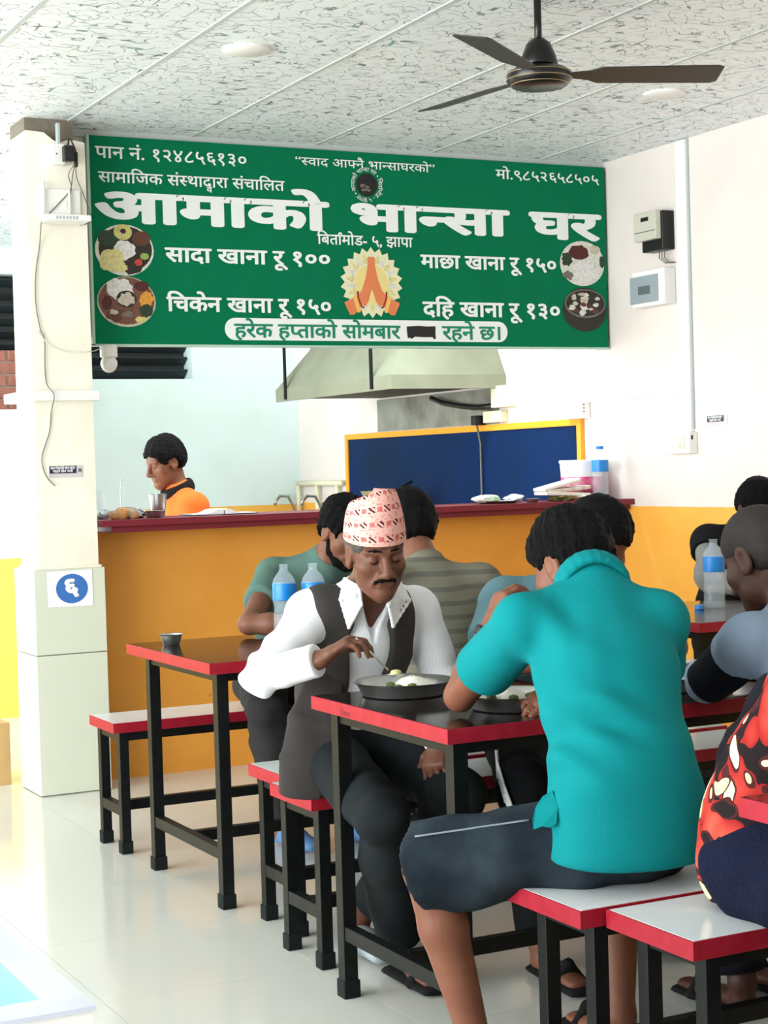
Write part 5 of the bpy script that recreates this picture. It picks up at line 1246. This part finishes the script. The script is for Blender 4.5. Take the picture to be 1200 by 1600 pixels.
J = dict(pel=(2.20, 2.62, .575), wai=(2.185, 2.59, .72), che=(2.205, 2.47, .88), nb=(2.235, 2.34, 1.02), shR=(2.09, 2.41, .96), shL=(2.40, 2.40, .95),
         elR=(2.10, 2.20, .80), wrR=(2.22, 2.05, .80), elL=(2.47, 2.22, .80), wrL=(2.33, 2.05, .80),
         hiR=(2.11, 2.59, .550), hiL=(2.29, 2.59, .550), knR=(2.10, 2.19, .50), knL=(2.30, 2.17, .50), anR=(2.12, 2.22, .085), anL=(2.30, 2.22, .085), toR=(2.12, 2.02, .03), toL=(2.30, 2.02, .03))
hd3 = dict(c=(2.245, 2.24, 1.14), f=(.05, -.9, -.35), sc=.95, detail=False)
ob, F = body('person', (2.20, 2.62, 0), 'person in a red and cream floral top and navy skirt at the right edge', J, 'skin_mid', hd3, dict(R=dict(d=(.6, -.6, 0), n=(0, 0, -1)), L=dict(d=(-.6, -.6, 0), n=(0, 0, -1))), h=.008, b=.93)
S = torso_cloth(J, .007, .016, .97, 2, 17, 0, .006, 1.12, 1.12); neck_hole(S, J, hd3, .06)
S.seg((2.20, 2.64, .63), (2.15, 2.62, .53), .165, .165, side=(1, 0, 0), fa=.72, k=.03); S.cut((2.02, 2.55, .545), (.15, -.55, -.80)); part(ob, 'floral_top', S, 'floral')
S = leg_cloth(J, .0075, .022, .99, .8, 47, False, .003, 1.1, .02); S.ell((2.16, 2.60, .565), (.165, .135, .105), None, .03); part(ob, 'navy_skirt', S, 'knit_navy')
hair_part(ob, hd3, F, .006, .013, 'hair_black', -.075, seed=18)
S = Sdf(.007); S.chain([(2.145, 2.46, 1.00), (2.115, 2.555, .90), (2.095, 2.625, .80), (2.085, 2.675, .70), (2.09, 2.69, .60)], [.022, .028, .032, .030, .018], side=(.6, -.6, .3), fa=.7, k=.02); S.disp(folds(51, .005, 50)); part(ob, 'dark_shawl', S, 'shawl_black')

# ------------------------------------------------------------------ man in the green T-shirt
cloth('tee_green', (88, 118, 108), (74, 102, 94)); cloth('trouser_charcoal', (46, 46, 46), (34, 34, 35)); mat('sandal_blue', (84, 124, 172), .6)
J = dict(pel=(2.56, 5.92, .575), wai=(2.57, 5.90, .71), che=(2.64, 5.83, .87), nb=(2.68, 5.73, .995), shR=(2.50, 5.81, .945), shL=(2.83, 5.78, .945),
         elR=(2.275, 5.52, .805), wrR=(2.45, 5.38, .80), elL=(2.95, 5.55, .80), wrL=(2.80, 5.36, .80),
         hiR=(2.47, 5.89, .55), hiL=(2.65, 5.89, .55), knR=(2.345, 5.54, .510), knL=(2.65, 5.50, .50), anR=(2.42, 5.62, .085), anL=(2.68, 5.60, .085), toR=(2.445, 5.42, .03), toL=(2.68, 5.40, .03))
hd4 = dict(c=(2.70, 5.62, 1.105), f=(.1, -.85, -.5), sc=1., detail=True)
ob, F = body('person', (2.56, 5.92, 0), 'bearded man in a grey-green T-shirt bent over the far table', J, 'skin_mid', hd4, dict(R=dict(d=(.8, -.5, 0), n=(0, 0, -1)), L=dict(d=(-.7, -.6, 0), n=(0, 0, -1))), h=.006, b=.97)
S = torso_cloth(J, .007, .013, .98, .55, 19, -.02, .004); neck_hole(S, J, hd4, .060); part(ob, 't_shirt', S, 'tee_green')
S = leg_cloth(J, .007, .014, .97, .95, 53, False, .007, 1.2); part(ob, 'trousers', S, 'trouser_charcoal')
hair_part(ob, hd4, F, .005, .018, 'hair_black', -.050, seed=21, amp=.006)
S = Sdf(.004); c = V3(hd4['c']); L = lambda x, y_, z: c+F@V3((x, y_, z))
for s_ in (-1, 1): S.chain([L(s_*.060, .012, -.035), L(s_*.050, .028, -.065), L(s_*.030, .056, -.088), L(0, .072, -.098)], [.012, .020, .024, .026], k=.010); S.seg(L(0, .100, -.048), L(s_*.022, .090, -.056), .006, .004, k=.004)
S.disp(folds(9, .0015, 400)); part(ob, 'beard', S, 'hair_black')
shoe_part(ob, 'sandal', (2.425, 5.64, .04), (2.45, 5.41, .03), 'sandal_blue'); shoe_part(ob, 'sandal', (2.68, 5.62, .04), (2.68, 5.39, .03), 'sandal_blue')

# ------------------------------------------------------------------ man in the striped shirt, back towards us
stripes('shirt_olive', (112, 110, 96), (92, 91, 82), 24, 'Z', .35); cloth('trouser_grey', (120, 116, 110))
J = dict(pel=(2.53, 4.60, .575), wai=(2.535, 4.60, .72), che=(2.55, 4.66, .87), nb=(2.56, 4.75, 1.00), shR=(2.715, 4.68, .955), shL=(2.40, 4.70, .955),
         elR=(2.80, 4.93, .805), wrR=(2.66, 5.05, .80), elL=(2.35, 4.95, .805), wrL=(2.48, 5.05, .80),
         hiR=(2.62, 4.63, .55), hiL=(2.44, 4.63, .55), knR=(2.64, 5.02, .50), knL=(2.44, 5.02, .50), anR=(2.60, 4.70, .085), anL=(2.42, 4.72, .085), toR=(2.62, 4.92, .03), toL=(2.43, 4.94, .03))
hd5 = dict(c=(2.565, 4.865, 1.130), f=(.05, .9, -.35), sc=1., detail=False)
ob, F = body('person', (2.53, 4.60, 0), 'man in an olive striped shirt with his back to us behind the cap', J, 'skin_mid', hd5, dict(R=dict(d=(-.8, .5, 0), n=(0, 0, -1)), L=dict(d=(.8, .5, 0), n=(0, 0, -1))), h=.0075, b=.97)
S = torso_cloth(J, .007, .014, .98, 2, 23, -.03, .004); neck_hole(S, J, hd5, .062); part(ob, 'striped_shirt', S, 'shirt_olive')
collar_part(ob, J, hd5, 'shirt_olive', .060, .024, .006)
S = leg_cloth(J, .0075, .014, .97, .95, 57, False, .005, 1.2); part(ob, 'trousers', S, 'trouser_grey')
hair_part(ob, hd5, F, .006, .016, 'hair_black', -.06, seed=24)
for x in (2.60, 2.42): shoe_part(ob, 'sandal', (x, 4.69, .03), (x+.01, 4.94, .025), 'sandal_black', h=.007, strap=True)

# ------------------------------------------------------------------ man in the pale blue T-shirt behind the turquoise polo
cloth('tee_blue', (98, 132, 142), (84, 116, 126)); cloth('track_black', (10, 12, 15))
J = dict(pel=(2.67, 4.30, .575), wai=(2.67, 4.28, .71), che=(2.67, 4.20, .86), nb=(2.68, 4.10, .985), shR=(2.50, 4.18, .945), shL=(2.83, 4.18, .945),
         elR=(2.335, 4.02, .805), wrR=(2.46, 3.84, .80), elL=(2.95, 4.00, .805), wrL=(2.83, 3.84, .80),
         hiR=(2.58, 4.27, .55), hiL=(2.76, 4.27, .55), knR=(2.365, 3.87, .475), knL=(2.76, 3.86, .48), anR=(2.36, 3.80, .085), anL=(2.76, 3.92, .085), toR=(2.34, 3.60, .03), toL=(2.76, 3.72, .03))
hd6 = dict(c=(2.685, 3.985, 1.105), f=(.05, -.8, -.6), sc=1., detail=False)
ob, F = body('person', (2.67, 4.30, 0), 'man in a pale blue T-shirt half hidden behind the turquoise polo', J, 'skin_mid', hd6, dict(R=dict(d=(.7, -.6, 0), n=(0, 0, -1)), L=dict(d=(-.7, -.6, 0), n=(0, 0, -1))), h=.007, b=.97)
S = torso_cloth(J, .007, .013, .98, .7, 29, -.02, .004); neck_hole(S, J, hd6, .060); part(ob, 't_shirt', S, 'tee_blue')
S = leg_cloth(J, .007, .014, .96, .96, 59, False, .004, 1.1); part(ob, 'track_trousers', S, 'track_black')
for dz in (0, .016, .032):
    S = Sdf(.004); S.chain([(2.475, 4.20, .625-dz), (2.385, 4.05, .595-dz), (2.300, 3.90, .545-dz), (2.285, 3.84, .49-dz), (2.30, 3.80, .40), ], [.0045]*5, k=.003); part(ob, 'side_stripe', S, 'print_white')
hair_part(ob, hd6, F, .006, .016, 'hair_black', -.05, seed=27)
for a_, b_ in (((2.36, 3.82, .03), (2.34, 3.58, .025)), ((2.76, 3.94, .03), (2.76, 3.70, .025))): shoe_part(ob, 'sandal', a_, b_, 'sandal_black', h=.007, strap=True)

# ------------------------------------------------------------------ short-haired person right of the turquoise polo
cloth('shirt_powder', (132, 148, 168), (116, 132, 154)); cloth('sleeve_navy', (12, 16, 24)); mat('hair_crop', (30, 24, 24), .7, noise=(200, .6, (48, 38, 36)))
J = dict(pel=(2.66, 2.94, .575), wai=(2.65, 2.95, .70), che=(2.63, 3.00, .84), nb=(2.62, 3.08, .965), shR=(2.80, 3.04, .915), shL=(2.475, 3.07, .915),
         elR=(2.86, 3.24, .80), wrR=(2.72, 3.38, .80), elL=(2.475, 3.235, .805), wrL=(2.58, 3.40, .81),
         hiR=(2.74, 2.98, .55), hiL=(2.57, 2.98, .55), knR=(2.76, 3.36, .48), knL=(2.58, 3.36, .48), anR=(2.76, 3.26, .085), anL=(2.58, 3.26, .085), toR=(2.76, 3.48, .03), toL=(2.58, 3.48, .03))
hd7 = dict(c=(2.632, 3.215, 1.090), f=(-.15, .85, -.45), sc=1., detail=False)
ob, F = body('person', (2.66, 2.94, 0), 'short-haired person in a powder blue top with black sleeves at right edge', J, 'skin_dark', hd7, dict(L=dict(d=(.3, .8, 0), n=(0, 0, -1)), R=dict(d=(-.4, .8, 0), n=(0, 0, -1))), h=.006, b=.93)
S = torso_cloth(J, .007, .013, .95, .35, 33, -.02, .004); neck_hole(S, J, hd7, .060); part(ob, 'top', S, 'shirt_powder')
for s_ in 'LR':
    S = Sdf(.006); sh, el = V3(J['sh'+s_]), V3(J['el'+s_]); S.seg(sh+(el-sh)*.22, el, .061, .054, k=.01); S.cut(sh+(el-sh)*.26, -(el-sh)); S.cut(sh+(el-sh)*.98, el-sh); S.disp(folds(35, .003, 60)); part(ob, 'sleeve', S, 'sleeve_navy')
    S = Sdf(.006); w2 = V3(J['wr'+s_]); S.seg(el, el+(w2-el)*.5, .046, .044, k=.01); S.disp(folds(36, .003, 60)); part(ob, 'sleeve_end', S, 'shirt_powder')
S = leg_cloth(J, .0075, .013, .95, .95, 61); part(ob, 'trousers', S, 'sleeve_navy')
hair_part(ob, hd7, F, .0045, .004, 'hair_crop', -.055, seed=31, amp=.001)
for x in (2.76, 2.58): shoe_part(ob, 'sandal', (x, 3.25, .03), (x, 3.49, .025), 'sandal_black', h=.007, strap=True)

# ------------------------------------------------------------------ person with grey sleeves at the wall table
cloth('sweater_grey', (138, 138, 136), (116, 116, 116)); cloth('vest_black', (20, 20, 24))
J = dict(pel=(4.66, 5.93, .575), wai=(4.66, 5.92, .71), che=(4.67, 5.88, .87), nb=(4.71, 5.83, 1.01), shR=(4.53, 5.88, .975), shL=(4.84, 5.86, .965),
         elR=(4.415, 5.74, .835), wrR=(4.46, 5.48, .80), elL=(4.90, 5.62, .805), wrL=(4.80, 5.45, .80),
         hiR=(4.57, 5.90, .55), hiL=(4.75, 5.90, .55), knR=(4.56, 5.50, .49), knL=(4.76, 5.50, .49), anR=(4.56, 5.55, .085), anL=(4.76, 5.55, .085), toR=(4.56, 5.35, .03), toL=(4.76, 5.35, .03))
hd8 = dict(c=(4.73, 5.80, 1.11), f=(-.1, -.9, -.4), sc=1., detail=False)
ob, F = body('person', (4.66, 5.93, 0), 'person with grey sleeves and black vest sitting at the wall table', J, 'skin_dark', hd8, dict(R=dict(d=(.2, -.9, 0), n=(0, 0, -1)), L=dict(d=(-.4, -.8, 0), n=(0, 0, -1))), h=.0075, b=.95)
S = torso_cloth(J, .0075, .012, .96, 2, 37, -.02, .005); neck_hole(S, J, hd8, .06); part(ob, 'sweater', S, 'sweater_grey')
S = torso_cloth(J, .0075, .020, .98, .3, 38, -.02, .003); neck_hole(S, J, hd8, .066); part(ob, 'black_vest', S, 'vest_black')
S = leg_cloth(J, .008, .013, .95, .95, 63); part(ob, 'trousers', S, 'vest_black')
hair_part(ob, hd8, F, .006, .015, 'hair_black', -.05, seed=37)

# ------------------------------------------------------------------ cook behind the counter
cloth('polo_orange', (244, 112, 48), (230, 94, 34)); cloth('black_cloth', (24, 22, 24))
J = dict(pel=(3.06, 8.12, .72), wai=(3.05, 8.12, .85), che=(3.03, 8.11, 1.06), nb=(2.985, 8.10, 1.245), shR=(3.01, 7.95, 1.165), shL=(3.05, 8.26, 1.165),
         elR=(2.96, 7.88, .95), wrR=(2.78, 7.93, .92), elL=(2.98, 8.33, .95), wrL=(2.78, 8.25, .92),
         hiR=(3.07, 8.03, .70), hiL=(3.07, 8.21, .70), knR=(3.02, 8.02, .40), knL=(3.03, 8.22, .40), anR=(3.10, 8.02, .09), anL=(3.10, 8.22, .09), toR=(2.92, 8.01, .03), toL=(2.92, 8.22, .03))
hd9 = dict(c=(2.925, 8.1, 1.388), f=(-1, -.12, -.33), sc=.98, detail=True)
ob, F = body('person', (3.06, 8.12, 0), 'young cook in an orange polo with black collar behind the counter', J, 'skin_mid', hd9, dict(R=dict(d=(-1, 0, -.1), n=(0, 0, -1)), L=dict(d=(-1, 0, -.1), n=(0, 0, -1))), h=.006, b=.90)
S = torso_cloth(J, .007, .018, .98, .6, 39, -.02, .003); neck_hole(S, J, hd9, .055); part(ob, 'polo_shirt', S, 'polo_orange')
collar_part(ob, J, hd9, 'black_cloth', .074, .030, .0055, None, 'collar', .006)
S = leg_cloth(J, .008, .013, .92, .96, 67); part(ob, 'trousers', S, 'black_cloth')
hair_part(ob, hd9, F, .005, .020, 'hair_black', -.050, seed=41, amp=.004)
for yy in (8.02, 8.22): shoe_part(ob, 'sandal', (3.10, yy, .03), (2.90, yy, .025), 'sandal_black', h=.007, strap=True)
